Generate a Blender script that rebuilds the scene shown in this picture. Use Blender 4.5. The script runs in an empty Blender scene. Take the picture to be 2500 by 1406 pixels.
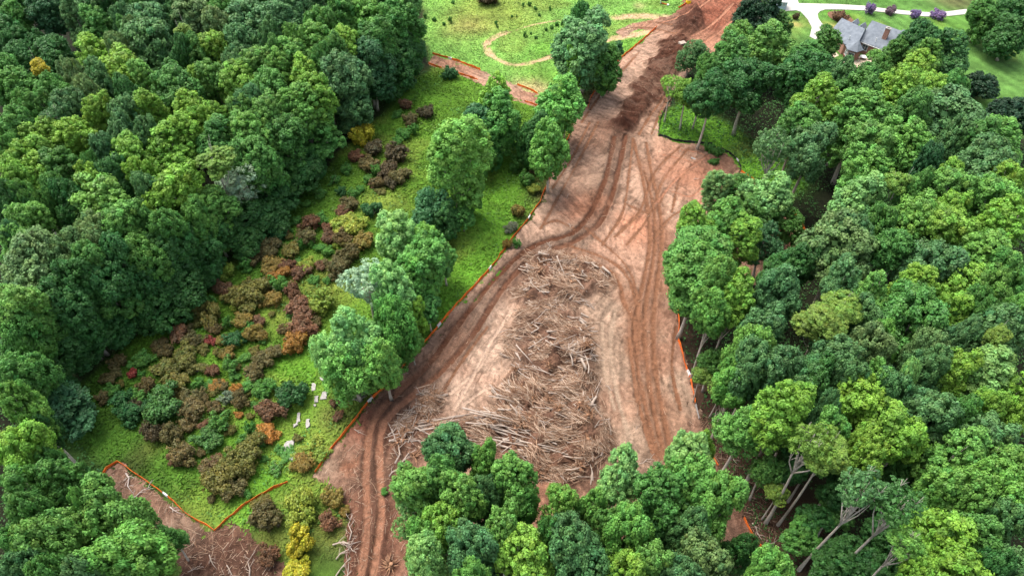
import bpy, math, random
import numpy as np
from mathutils import Vector, Matrix

# ------------------------------------------------------------------ camera, sky, sun, exposure
S = bpy.context.scene
H, PITCH, FPX = 100.0, math.radians(48.2), 1740.0
cd = bpy.data.cameras.new("camera"); cam = bpy.data.objects.new("camera", cd)
S.collection.objects.link(cam); S.camera = cam
cd.sensor_width = 36.0; cd.lens = FPX / 2500 * 36; cd.clip_start = 0.5; cd.clip_end = 6000
cam.location = (0, 0, H); cam.rotation_euler = (math.pi / 2 - PITCH, 0, 0)

SUN_EL, SUN_AZ = math.radians(66), math.radians(-50)      # azimuth from +Y towards +X (sun stands far left)
w = bpy.data.worlds.new("World"); S.world = w; w.use_nodes = True
nt = w.node_tree; bg = nt.nodes["Background"]
sky = nt.nodes.new("ShaderNodeTexSky"); sky.sky_type = 'NISHITA'; sky.sun_disc = False
sky.sun_elevation = SUN_EL; sky.sun_rotation = SUN_AZ; sky.dust_density = 4.0; sky.air_density = 1.2
sky.ozone_density = 1.0
hs = nt.nodes.new('ShaderNodeHueSaturation'); hs.inputs['Saturation'].default_value = 0.55     # hazy, whitened sky
nt.links.new(sky.outputs[0], hs.inputs['Color']); nt.links.new(hs.outputs[0], bg.inputs[0]); bg.inputs[1].default_value = 0.115
sl = bpy.data.lights.new("sun", 'SUN'); sun = bpy.data.objects.new("sun", sl); S.collection.objects.link(sun)
sl.energy = 1.5; sl.angle = math.radians(38); sl.color = (1.0, 0.95, 0.87)
sd = Vector((math.sin(SUN_AZ) * math.cos(SUN_EL), math.cos(SUN_AZ) * math.cos(SUN_EL), math.sin(SUN_EL)))
sun.rotation_euler = sd.to_track_quat('Z', 'Y').to_euler(); sun.location = (-80, 80, 160)
vs = S.view_settings; vs.view_transform = 'Standard'; vs.look = 'None'; vs.gamma = 1; vs.exposure = 1.75
try: vs.use_curve_mapping = False
except Exception: pass
S.cycles.max_bounces = 5; S.cycles.diffuse_bounces = 3; S.cycles.transmission_bounces = 3
S.cycles.transparent_max_bounces = 4

# ------------------------------------------------------------------ helpers
rng = np.random.default_rng(7); R = random.Random(11)
COL = S.collection
cp, sp = math.cos(PITCH), math.sin(PITCH)
def G(u, v, z=0.0):
    """photo pixel -> world point at height z"""
    a = (u - 1250) / FPX; b = (703 - v) / FPX
    dx, dy, dz = a, cp + b * sp, -sp + b * cp
    t = (z - H) / dz
    return Vector((dx * t, dy * t, z)), t           # t is the depth along the optical axis
def G2(pts): return np.array([G(u, v)[0][:2] for u, v in pts])
def px_per_m(u, v, z=0.0): return FPX / G(u, v, z)[1]

def mesh_arrays(name, V, F, cols=None, smooth=False):
    """V (n,3); F (m,k) one face size"""
    me = bpy.data.meshes.new(name); V = np.asarray(V, np.float32); F = np.asarray(F, np.int32)
    me.vertices.add(len(V)); me.vertices.foreach_set("co", V.ravel())
    k = F.shape[1]; me.loops.add(F.size); me.loops.foreach_set("vertex_index", F.ravel())
    me.polygons.add(len(F)); me.polygons.foreach_set("loop_start", np.arange(0, F.size, k, dtype=np.int32))
    me.polygons.foreach_set("loop_total", np.full(len(F), k, np.int32))
    if smooth: me.polygons.foreach_set("use_smooth", np.ones(len(F), bool))
    me.update(calc_edges=True)
    if cols is not None:
        c = np.ones((len(V), 4), np.float32); c[:, :3] = cols
        at = me.color_attributes.new("col", 'FLOAT_COLOR', 'POINT'); at.data.foreach_set("color", c.ravel())
    return me
def link(name, me, mat=None, parent=None, loc=None):
    o = bpy.data.objects.new(name, me); COL.objects.link(o)
    if mat is not None and me is not None and not me.materials: me.materials.append(mat)
    if parent is not None: o.parent = parent
    if loc is not None: o.location = loc
    return o
def empty(name, loc, rz=0.0):
    o = bpy.data.objects.new(name, None); COL.objects.link(o); o.empty_display_size = 0.3
    o.location = loc; o.rotation_euler = (0, 0, rz); return o
def tag(o, label=None, cat=None, group=None, kind=None):
    if label: o["label"] = label
    if cat: o["category"] = cat
    if group: o["group"] = group
    if kind: o["kind"] = kind
    return o

class MB:
    """collects verts / faces of any size"""
    def __init__(s): s.v = []; s.f = []
    def add(s, vs, fs):
        n = len(s.v); s.v += [tuple(x) for x in vs]; s.f += [tuple(i + n for i in f) for f in fs]
    def box(s, c, d, rz=0.0):
        cx, cy, cz = c; a, b, h = d[0] / 2, d[1] / 2, d[2] / 2; co, si = math.cos(rz), math.sin(rz)
        P = [(x, y, z) for z in (-h, h) for x, y in ((-a, -b), (a, -b), (a, b), (-a, b))]
        s.add([(cx + x * co - y * si, cy + x * si + y * co, cz + z) for x, y, z in P],
              [(3, 2, 1, 0), (4, 5, 6, 7), (0, 1, 5, 4), (1, 2, 6, 5), (2, 3, 7, 6), (3, 0, 4, 7)])
    def tube(s, pts, rad, n=6, cap=True):
        pts = [Vector(p) for p in pts]; rings = []
        for i, p in enumerate(pts):
            d = (pts[min(i + 1, len(pts) - 1)] - pts[max(i - 1, 0)]).normalized()
            a = d.orthogonal().normalized() if abs(d.z) > 0.99 else d.cross(Vector((0, 0, 1))).normalized()
            b = d.cross(a)
            rings.append([p + (a * math.cos(2 * math.pi * k / n) + b * math.sin(2 * math.pi * k / n)) * rad[i] for k in range(n)])
        vs = [v for r in rings for v in r]; fs = []
        for i in range(len(pts) - 1):
            for k in range(n):
                fs.append((i * n + k, i * n + (k + 1) % n, (i + 1) * n + (k + 1) % n, (i + 1) * n + k))
        if cap:
            fs.append(tuple(reversed(range(n)))); fs.append(tuple(range((len(pts) - 1) * n, len(pts) * n)))
        s.add(vs, fs)
    def mesh(s, name, smooth=False):
        me = bpy.data.meshes.new(name); me.from_pydata(s.v, [], s.f); me.update()
        if smooth:
            for p in me.polygons: p.use_smooth = True
        return me
    def build(s, name, mat, parent=None, loc=None, smooth=False):
        return link(name, s.mesh(name, smooth), mat, parent, loc)

# numpy value noise
_lat = rng.random((256, 256))
def vnoise(x, y):
    xi = np.floor(x).astype(int); yi = np.floor(y).astype(int); fx = x - xi; fy = y - yi
    fx = fx * fx * (3 - 2 * fx); fy = fy * fy * (3 - 2 * fy)
    a = _lat[xi & 255, yi & 255]; b = _lat[(xi + 1) & 255, yi & 255]; c = _lat[xi & 255, (yi + 1) & 255]; d = _lat[(xi + 1) & 255, (yi + 1) & 255]
    return (a * (1 - fx) + b * fx) * (1 - fy) + (c * (1 - fx) + d * fx) * fy
def fbm(x, y, o=4):
    s = 0; a = 0.5; t = 0
    for i in range(o):
        s = s + a * vnoise(x * 2 ** i + 17.3 * i, y * 2 ** i - 9.1 * i); t += a; a *= 0.5
    return s / t
def sstep(a, b, x):
    t = np.clip((x - a) / (b - a), 0, 1); return t * t * (3 - 2 * t)
def seg_dist(P, poly):
    d = np.full(len(P), 1e9)
    for a, b in zip(poly[:-1], poly[1:]):
        ab = b - a; t = np.clip(((P - a) @ ab) / max(ab @ ab, 1e-9), 0, 1)
        q = P - (a + t[:, None] * ab); d = np.minimum(d, np.hypot(q[:, 0], q[:, 1]))
    return d
def poly_sdf(P, poly):
    """positive inside"""
    ins = np.zeros(len(P), bool); n = len(poly); x, y = P[:, 0], P[:, 1]
    for i in range(n):
        x1, y1 = poly[i]; x2, y2 = poly[(i + 1) % n]
        if y1 == y2: continue
        c = ((y1 > y) != (y2 > y)) & (x < (x2 - x1) * (y - y1) / (y2 - y1) + x1); ins ^= c
    d = seg_dist(P, np.vstack([poly, poly[:1]])); return np.where(ins, d, -d)
def smooth_line(pts, n=6):
    """Catmull-Rom through pixel points, on the ground"""
    P = G2(pts); Q = np.vstack([2 * P[0] - P[1], P, 2 * P[-1] - P[-2]]); out = []
    for i in range(1, len(Q) - 2):
        for k in range(n):
            t = k / n; a, b, c, d = Q[i - 1], Q[i], Q[i + 1], Q[i + 2]
            out.append(0.5 * (2 * b + (c - a) * t + (2 * a - 5 * b + 4 * c - d) * t * t + (3 * b - a - 3 * c + d) * t ** 3))
    out.append(P[-1]); return np.array(out)
def lin(r, g, b):
    f = lambda c: (c / 255 / 12.92) if c <= 10 else ((c / 255 + 0.055) / 1.055) ** 2.4
    return np.array([f(r), f(g), f(b)])

# ------------------------------------------------------------------ materials
def mat_new(name):
    m = bpy.data.materials.new(name); m.use_nodes = True; t = m.node_tree
    return m, t, t.nodes["Principled BSDF"], t.nodes["Material Output"]
def mat_noise(name, c1, c2, scale=4, rough=0.9, bump=0.0, spec=0.2, detail=5):
    m, t, p, o = mat_new(name); N = t.nodes.new; L = t.links.new
    tc = N("ShaderNodeTexCoord"); no = N("ShaderNodeTexNoise"); no.inputs["Scale"].default_value = scale; no.inputs["Detail"].default_value = detail
    L(tc.outputs["Object"], no.inputs["Vector"]); mx = N("ShaderNodeMix"); mx.data_type = 'RGBA'
    mx.inputs[6].default_value = (*c1, 1); mx.inputs[7].default_value = (*c2, 1)
    rp = N("ShaderNodeMapRange"); rp.inputs[1].default_value = 0.3; rp.inputs[2].default_value = 0.7
    L(no.outputs[0], rp.inputs[0]); L(rp.outputs[0], mx.inputs[0]); L(mx.outputs[2], p.inputs["Base Color"])
    p.inputs["Roughness"].default_value = rough; p.inputs["Specular IOR Level"].default_value = spec
    if bump:
        b = N("ShaderNodeBump"); b.inputs["Strength"].default_value = bump; b.inputs["Distance"].default_value = 0.1
        L(no.outputs[0], b.inputs["Height"]); L(b.outputs[0], p.inputs["Normal"])
    return m
def mat_attr(name, fine=(1.3, 6.0), amp=0.35, bump=0.5, bdist=0.12, rough=0.95):
    """vertex colour (the soil's or turf's own colour) broken up with fine noise"""
    m, t, p, o = mat_new(name); N = t.nodes.new; L = t.links.new
    at = N("ShaderNodeAttribute"); at.attribute_name = "col"; tc = N("ShaderNodeTexCoord")
    n1 = N("ShaderNodeTexNoise"); n1.inputs["Scale"].default_value = fine[0]; n1.inputs["Detail"].default_value = 6; n1.inputs["Roughness"].default_value = 0.65
    n2 = N("ShaderNodeTexNoise"); n2.inputs["Scale"].default_value = fine[1]; n2.inputs["Detail"].default_value = 4
    L(tc.outputs["Object"], n1.inputs["Vector"]); L(tc.outputs["Object"], n2.inputs["Vector"])
    ad = N("ShaderNodeMath"); ad.operation = 'ADD'; L(n1.outputs[0], ad.inputs[0]); L(n2.outputs[0], ad.inputs[1])
    mr = N("ShaderNodeMapRange"); mr.inputs[1].default_value = 0.6; mr.inputs[2].default_value = 1.4
    mr.inputs[3].default_value = 1 - amp; mr.inputs[4].default_value = 1 + amp; L(ad.outputs[0], mr.inputs[0])
    mu = N("ShaderNodeVectorMath"); mu.operation = 'SCALE'; L(at.outputs["Color"], mu.inputs[0]); L(mr.outputs[0], mu.inputs["Scale"])
    L(mu.outputs[0], p.inputs["Base Color"]); p.inputs["Roughness"].default_value = rough; p.inputs["Specular IOR Level"].default_value = 0.1
    b = N("ShaderNodeBump"); b.inputs["Strength"].default_value = bump; b.inputs["Distance"].default_value = bdist
    L(ad.outputs[0], b.inputs["Height"]); L(b.outputs[0], p.inputs["Normal"]); return m
def mat_leaf(name):
    """leaf colour = the plant's own colour (object colour) x a per-spray tint stored on the leaves"""
    m, t, p, o = mat_new(name); N = t.nodes.new; L = t.links.new
    oi = N("ShaderNodeObjectInfo"); at = N("ShaderNodeAttribute"); at.attribute_name = "col"
    mu = N("ShaderNodeVectorMath"); mu.operation = 'MULTIPLY'; L(oi.outputs["Color"], mu.inputs[0]); L(at.outputs["Color"], mu.inputs[1])
    L(mu.outputs[0], p.inputs["Base Color"]); p.inputs["Roughness"].default_value = 0.5; p.inputs["Specular IOR Level"].default_value = 0.25
    tr = N("ShaderNodeBsdfTranslucent"); L(mu.outputs[0], tr.inputs[0]); ms = N("ShaderNodeMixShader"); ms.inputs[0].default_value = 0.30
    L(p.outputs[0], ms.inputs[1]); L(tr.outputs[0], ms.inputs[2]); L(ms.outputs[0], o.inputs["Surface"]); return m
M = {}
M['leaf'] = mat_leaf("leaves")
M['bark'] = mat_noise("bark", (0.30, 0.26, 0.21), (0.50, 0.45, 0.38), 3, 0.9, 0.5)
M['soil'] = mat_attr("bare_soil", (1.6, 7.0), 0.55, 1.0, 0.22)
M['turf'] = mat_attr("turf", (0.7, 4.0), 0.35, 0.8, 0.25)
M['blade'] = mat_attr("grass_blades", (0.5, 3.0), 0.2, 0.0, 0.1, 0.7)
M['wood'] = mat_noise("weathered_wood", (0.25, 0.195, 0.155), (0.38, 0.31, 0.26), 2.5, 0.9, 0.4)
M['wood_grey'] = mat_noise("grey_dead_wood", (0.30, 0.25, 0.22), (0.46, 0.39, 0.34), 3, 0.9, 0.3)
M['root'] = mat_noise("torn_roots", (0.16, 0.085, 0.05), (0.36, 0.20, 0.115), 4, 0.95, 0.6)
M['sticks'] = mat_attr("sticks", (0.8, 5), 0.25, 0.2, 0.05)
M['concrete'] = mat_noise("pale_concrete", (0.34, 0.32, 0.285), (0.40, 0.38, 0.345), 0.6, 0.85, 0.1)
M['slab'] = mat_noise("old_slab", (0.22, 0.205, 0.19), (0.34, 0.32, 0.30), 3, 0.9, 0.3)
M['white'] = mat_noise("white_paint", (0.56, 0.56, 0.55), (0.62, 0.62, 0.61), 3, 0.5)
M['roof'] = mat_noise("grey_shingles", (0.10, 0.115, 0.135), (0.16, 0.18, 0.205), 1.2, 0.85, 0.4, 0.3)
M['glass'] = mat_noise("window_glass", (0.05, 0.07, 0.08), (0.08, 0.10, 0.12), 1, 0.1, 0, 0.6)
M['dark'] = mat_noise("dark_metal", (0.02, 0.02, 0.022), (0.04, 0.04, 0.04), 3, 0.6)
M['tan'] = mat_noise("tan_paving", (0.42, 0.33, 0.24), (0.52, 0.42, 0.32), 2, 0.9, 0.2)
M['blue_siding'] = mat_noise("pale_blue_siding", (0.34, 0.42, 0.52), (0.40, 0.48, 0.57), 1, 0.7)
M['yellow'] = mat_noise("yellow_plastic", (0.75, 0.50, 0.02), (0.8, 0.55, 0.03), 3, 0.5)
M['orange'] = mat_noise("orange_silt_fabric", (0.46, 0.085, 0.018), (0.80, 0.17, 0.02), 1.4, 0.8, 0.2)
M['black_fabric'] = mat_noise("black_silt_fabric", (0.010, 0.011, 0.012), (0.03, 0.03, 0.03), 0.8, 0.8, 0.2)
M['stake'] = mat_noise("wooden_stake", (0.25, 0.18, 0.11), (0.35, 0.26, 0.17), 6, 0.9)
M['mulch'] = mat_noise("brown_mulch", (0.10, 0.05, 0.03), (0.17, 0.09, 0.055), 3, 0.95, 0.8)
def brick():
    m, t, p, o = mat_new("red_brick"); N = t.nodes.new; L = t.links.new
    tc = N("ShaderNodeTexCoord"); b = N("ShaderNodeTexBrick"); b.inputs["Scale"].default_value = 4
    b.inputs["Color1"].default_value = (0.33, 0.13, 0.085, 1); b.inputs["Color2"].default_value = (0.24, 0.09, 0.06, 1); b.inputs["Mortar"].default_value = (0.4, 0.33, 0.28, 1)
    mp = N("ShaderNodeMapping"); mp.inputs["Rotation"].default_value = (math.pi / 2, 0, 0)
    L(tc.outputs["Object"], mp.inputs[0]); L(mp.outputs[0], b.inputs[0]); L(b.outputs[0], p.inputs["Base Color"]); p.inputs["Roughness"].default_value = 0.9; return m
M['brick'] = brick()

# ------------------------------------------------------------------ zones, traced on the photo and laid on the ground
DIRT_A = G2([(247, 1165), (288, 1132), (370, 1187), (450, 1247), (525, 1299), (562, 1278), (600, 1300), (640, 1330), (690, 1380), (720, 1440), (360, 1440), (420, 1330), (330, 1270)])
DIRT_B = G2([(762, 1168), (800, 1112), (900, 988), (1000, 884), (1065, 808), (1120, 744), (1195, 664), (1250, 588), (1290, 540), (1320, 492), (1345, 428), (1370, 388), (1390, 332), (1398, 290), (1300, 262), (1150, 195), (1045, 158), (1060, 134), (1172, 173), (1312, 232), (1420, 268), (1435, 262), (1442, 238), (1480, 180), (1520, 142), (1595, 78), (1560, 72), (1520, 92), (1500, 80), (1540, 58), (1590, 50), (1640, 38), (1662, 20), (1680, -40), (1830, -40), (1805, 60), (1780, 112), (1742, 128), (1705, 150), (1662, 200), (1640, 245), (1612, 290), (1608, 332), (1650, 348), (1738, 356), (1765, 370), (1800, 398), (1808, 418), (1855, 460), (1915, 508), (1952, 540), (1966, 572), (1976, 612), (1955, 660), (1860, 690), (1740, 690), (1650, 688), (1642, 700), (1653, 748), (1657, 792), (1652, 828), (1666, 862), (1677, 902), (1692, 952), (1706, 1026), (1740, 1110), (1800, 1230), (1832, 1292), (1862, 1347), (1750, 1330), (1600, 1320), (1400, 1320), (1200, 1320), (1100, 1300), (1030, 1282), (1002, 1312), (1005, 1440), (842, 1440), (845, 1300), (850, 1230), (810, 1185)])
MEADOW = G2([(1060, 120), (1050, 175), (960, 250), (900, 300), (830, 370), (760, 450), (700, 510), (600, 600), (530, 680), (400, 790), (300, 850), (170, 955), (190, 1060), (245, 1135), (288, 1128), (525, 1297), (600, 1300), (700, 1440), (842, 1440), (845, 1300), (850, 1200), (770, 1155), (800, 1110), (900, 985), (1065, 805), (1195, 660), (1290, 537), (1345, 425), (1390, 330), (1420, 262), (1300, 230), (1172, 172)])
UPPER = G2([(1050, 150), (1030, 60), (1025, -60), (1700, -60), (1665, 40), (1600, 70), (1480, 180), (1440, 240), (1400, 270), (1300, 235)])
LAWN = G2([(1870, 60), (1890, -60), (2700, -80), (2750, 420), (2480, 330), (2400, 300), (2330, 200), (2200, 160), (2000, 165), (1960, 170), (1900, 120)])
PATCH = G2([(1606, 330), (1612, 288), (1640, 245), (1680, 270), (1760, 300), (1830, 340), (1880, 380), (1960, 430), (1930, 480), (1860, 455), (1808, 418), (1800, 392), (1765, 366), (1740, 354), (1650, 346)])
DRIVE = [(1937, -30), (1950, 9), (2037, 11), (2109, 15), (2153, 21), (2210, 27), (2265, 31), (2314, 29), (2369, 22), (2430, 12), (2432, 24), (2369, 34), (2314, 40), (2260, 41), (2196, 35), (2142, 29), (2106, 26), (2050, 24), (2014, 24), (2001, 29), (1996, 36), (1998, 46), (2007, 59), (2032, 78), (2020, 92), (1996, 100), (1977, 90), (1982, 67), (1972, 48), (1956, 30), (1944, 26), (1918, 28), (1914, -30)]
RUTS = [  # pixel line, half width m, depth m, colour key
    ([(872, 1430), (881, 1400), (892, 1330), (896, 1250), (893, 1166), (897, 1100), (905, 1048), (930, 1003), (985, 945), (1044, 893), (1124, 786), (1188, 706), (1252, 638), (1316, 596), (1399, 569), (1444, 516), (1468, 462), (1480, 430), (1500, 336)], .58, .24, 'damp'),
    ([(905, 1430), (912, 1400), (922, 1330), (931, 1250), (928, 1166), (926, 1100), (933, 1048), (958, 1010), (1005, 968), (1080, 905), (1156, 816), (1207, 734), (1252, 676), (1316, 622), (1399, 592), (1460, 550), (1492, 484), (1506, 430), (1528, 332)], .58, .24, 'damp'),
    ([(1612, 1120), (1590, 1060), (1572, 980), (1556, 900), (1548, 820), (1560, 738), (1580, 640), (1586, 578), (1578, 490), (1560, 400), (1545, 340)], .4, .12, 'rut'),
    ([(1622, 1120), (1604, 1040), (1588, 960), (1578, 880), (1572, 800), (1580, 720), (1594, 640), (1600, 570), (1592, 490), (1572, 420)], .35, .1, 'rut'),
    ([(1640, 1110), (1622, 1030), (1606, 950), (1598, 880), (1594, 800), (1600, 720), (1610, 640), (1616, 570), (1606, 490), (1590, 420), (1578, 350)], .4, .12, 'rut'),
    ([(1600, 1120), (1580, 1060), (1560, 990), (1545, 900), (1535, 830)], .35, .1, 'rut'),
    ([(1390, 602), (1450, 620), (1508, 650), (1538, 690), (1553, 740), (1560, 790), (1556, 860)], .4, .12, 'rut'),
    ([(1380, 620), (1440, 640), (1490, 665), (1514, 700), (1523, 740), (1548, 785), (1552, 840)], .4, .12, 'rut'),
    ([(1430, 560), (1500, 620), (1540, 670), (1556, 730)], .35, .08, 'rut'),
    ([(1530, 500), (1590, 520), (1625, 470)], .3, .06, 'rut'), ([(1640, 520), (1660, 440), (1700, 400)], .3, .06, 'rut'),
    ([(1620, 380), (1690, 400), (1720, 440), (1690, 480), (1640, 470)], .3, .08, 'clay'), ([(1640, 365), (1720, 380), (1750, 430), (1700, 510)], .3, .08, 'clay'),
    ([(1100, 960), (1170, 900), (1200, 830)], .3, .06, 'pale'), ([(1130, 990), (1190, 950), (1250, 940)], .3, .06, 'pale'),
    ([(1660, 330 + 30), (1600, 420), (1560, 520), (1500, 580)], .3, .07, 'rut'), ([(1680, 365), (1620, 440), (1585, 530), (1530, 600)], .3, .07, 'rut'), ([(1730, 380), (1660, 430), (1600, 500)], .3, .07, 'clay'), ([(1700, 500), (1640, 530), (1590, 590)], .3, .06, 'rut'),
    ([(1460, 300), (1420, 380), (1370, 470), (1320, 560)], .3, .07, 'rut'), ([(1440, 300), (1400, 380), (1350, 460)], .3, .06, 'rut'), ([(1545, 345), (1535, 430), (1520, 520), (1470, 600)], .3, .06, 'rut'), ([(1400, 560), (1360, 540), (1330, 550)], .3, .05, 'rut'),
    ([(1110, 1000), (1150, 930), (1190, 850), (1250, 760)], .3, .06, 'pale'), ([(1080, 960), (1130, 880), (1190, 800)], .3, .06, 'rut'), ([(1500, 760), (1490, 860), (1510, 980), (1540, 1080)], .35, .06, 'grey'), ([(1470, 790), (1475, 900), (1500, 1000)], .3, .05, 'grey'), ([(1650, 800), (1640, 900), (1660, 1000)], .3, .06, 'rut'),
    ([(1610, 60), (1690, 30), (1760, -20)], .4, .1, 'clay'), ([(1690, 90), (1740, 60), (1790, 10)], .4, .1, 'clay'), ([(1710, 110), (1755, 80), (1800, 40)], .4, .1, 'clay'),
    ([(1500, 60), (1570, 55), (1640, 62)], .35, .08, 'rut'), ([(1510, 75), (1580, 70), (1650, 85)], .35, .08, 'rut'),
    ([(1560, 330), (1590, 280), (1630, 230)], .35, .08, 'rut'), ([(1590, 330), (1615, 270), (1640, 225)], .35, .08, 'rut'),
    ([(1420, 300), (1470, 230), (1560, 130)], .3, .06, 'rut'),
]
TONES = dict(base=lin(197, 162, 137), damp=lin(112, 74, 54), rut=lin(146, 104, 78), clay=lin(188, 134, 106), pale=lin(220, 188, 162), grey=lin(184, 158, 134),
             dark=lin(80, 50, 38), brown=lin(142, 106, 86), red=lin(158, 92, 68), dry=lin(176, 126, 98), orange=lin(205, 128, 88))
BLOBS = [  # u, v, radius in m, tone, weight
    (1170, 880, 7, 'pale', .9), (1120, 950, 6, 'pale', .9), (1200, 780, 5, 'pale', .6), (1140, 980, 4, 'pale', .8), (1250, 860, 4, 'pale', .6),
    (1490, 900, 8, 'grey', .9), (1500, 1040, 8, 'grey', .8), (1460, 760, 6, 'grey', .6), (1540, 1100, 6, 'grey', .7), (1670, 960, 4, 'grey', .7), (1660, 760, 4, 'brown', .6),
    (1580, 880, 5, 'rut', .7), (1600, 700, 4, 'rut', .6), (1590, 1000, 5, 'rut', .7), (1610, 1080, 4, 'rut', .6), (1570, 780, 5, 'rut', .5),
    (1690, 420, 9, 'clay', .7), (1720, 460, 6, 'clay', .6), (1760, 400, 6, 'brown', .8), (1640, 500, 6, 'base', .5), (1700, 370, 4, 'grey', .7), (1730, 420, 3, 'red', .5),
    (1430, 510, 5, 'orange', .35), (1560, 560, 5, 'orange', .3), (1350, 560, 5, 'base', .5), (1440, 400, 8, 'base', .6), (1480, 320, 7, 'brown', .5),
    (1580, 300, 6, 'base', .6), (1600, 312, 2.2, 'pale', 1), (1575, 306, 1.5, 'pale', 1), (1400, 340, 5, 'brown', .4),
    (1515, 310, 3.4, 'dark', 2), (1580, 270, 5, 'brown', 1), (1650, 100, 7, 'brown', 1),
    (1680, 65, 6, 'dark', 2.5), (1695, 35, 5, 'dark', 2.5), (1665, 88, 4, 'dark', 2.2), (1740, 20, 12, 'red', 1.6), (1760, 60, 9, 'red', 1.6), (1730, 100, 8, 'clay', .9), (1790, 10, 8, 'red', 1.6), (1700, -20, 8, 'brown', .7),
    (1600, 90, 6, 'base', .7), (1580, 60, 6, 'dry', .6), (1520, 140, 5, 'base', .5), (1460, 230, 5, 'base', .5),
    (960, 1000, 6, 'brown', .8), (900, 1050, 6, 'red', .75), (860, 1030, 5, 'red', .6), (870, 1120, 6, 'brown', .9), (820, 1130, 5, 'grey', .5), (800, 1150, 4, 'grey', .5), (910, 1180, 6, 'brown', .8), (860, 1200, 5, 'dark', .7), (960, 1160, 5, 'brown', .9), (910, 1260, 7, 'red', .5), (960, 1260, 6, 'dark', .7), (870, 1330, 6, 'dark', .8), (960, 1350, 6, 'dark', .9), (900, 1400, 6, 'red', .6), (870, 1132, 1.2, 'orange', .9),
    (1020, 940, 5, 'dry', .6), (1080, 860, 5, 'dry', .5), (1120, 800, 4, 'dry', .4), (1000, 1040, 5, 'brown', .8), (1060, 980, 4, 'brown', .6),
    (1300, 690, 6, 'brown', .7), (1400, 690, 6, 'brown', .7), (1350, 830, 6, 'brown', .6), (1330, 920, 7, 'brown', .7), (1360, 1000, 7, 'brown', .8), (1400, 1080, 7, 'brown', .8), (1380, 1150, 6, 'dark', .6), (1250, 1050, 6, 'brown', .8), (1150, 1070, 6, 'brown', .7), (1050, 1080, 6, 'brown', .7),
    (1310, 1230, 5, 'clay', .9), (1300, 1180, 4, 'clay', .7), (1250, 1290, 9, 'brown', .8), (1450, 1290, 10, 'brown', .8), (1650, 1290, 10, 'brown', .8), (1520, 1200, 6, 'brown', .5),
    (1780, 1180, 7, 'brown', .9), (1740, 1080, 6, 'brown', .9), (1830, 1300, 7, 'dark', .7), (1920, 590, 8, 'clay', .8), (1880, 540, 6, 'clay', .7), (1800, 600, 9, 'brown', .7), (1700, 640, 8, 'brown', .6), (1930, 630, 4, 'dry', .6),
    (1100, 155, 8, 'dry', .7), (1300, 250, 6, 'clay', .5), (1340, 470, 3, 'grey', .6), (1310, 500, 3, 'grey', .6),
    (300, 1160, 4, 'brown', .6), (370, 1220, 5, 'brown', .8), (440, 1290, 5, 'grey', .5), (480, 1330, 6, 'dark', .9), (560, 1360, 7, 'dark', .9), (500, 1400, 7, 'dark', .9), (640, 1390, 6, 'dark', .8), (420, 1240, 3, 'dark', .7), (540, 1310, 3, 'brown', .6), (620, 1310, 4, 'brown', .6)]
PILES = [  # outline, height, name of the pile used in labels
    ([(1290, 622), (1345, 616), (1400, 632), (1465, 652), (1502, 682), (1470, 712), (1440, 742), (1350, 752), (1270, 748), (1255, 725), (1290, 680)], 2.0, 'upper brush pile'),
    ([(1236, 800), (1270, 745), (1340, 740), (1410, 750), (1445, 790), (1462, 850), (1455, 900), (1230, 900)], 1.3, 'middle brush pile'),
    ([(1235, 890), (1330, 868), (1450, 852), (1462, 930), (1450, 1000), (1492, 1045), (1480, 1115), (1440, 1172), (1340, 1180), (1280, 1150), (1200, 1105), (1110, 1080), (1000, 1092), (1060, 1036), (1160, 1020), (1200, 1005), (1215, 945)], 2.5, 'large lower brush pile'),
    ([(1082, 936), (1078, 985), (1015, 1040), (1005, 1105), (965, 1112), (955, 1050), (1000, 1012), (1042, 958)], 1.2, 'small root pile beside the haul road'),
]
PILE_W = [G2(p[0]) for p in PILES]
DARKSTRIP = G2([(1496, 300), (1512, 268), (1532, 232), (1560, 180), (1590, 140), (1622, 100), (1650, 84), (1682, 92), (1692, 120), (1672, 150), (1650, 180), (1628, 215), (1600, 255), (1574, 290), (1545, 322), (1515, 330)])
DARKPILE = G2([(1640, 70), (1665, 40), (1690, 10), (1712, 25), (1722, 60), (1700, 85), (1672, 95), (1650, 92)])
MOUND_C, _ = G(1515, 310)
RUT_W = [smooth_line(r[0]) for r in RUTS]

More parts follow.
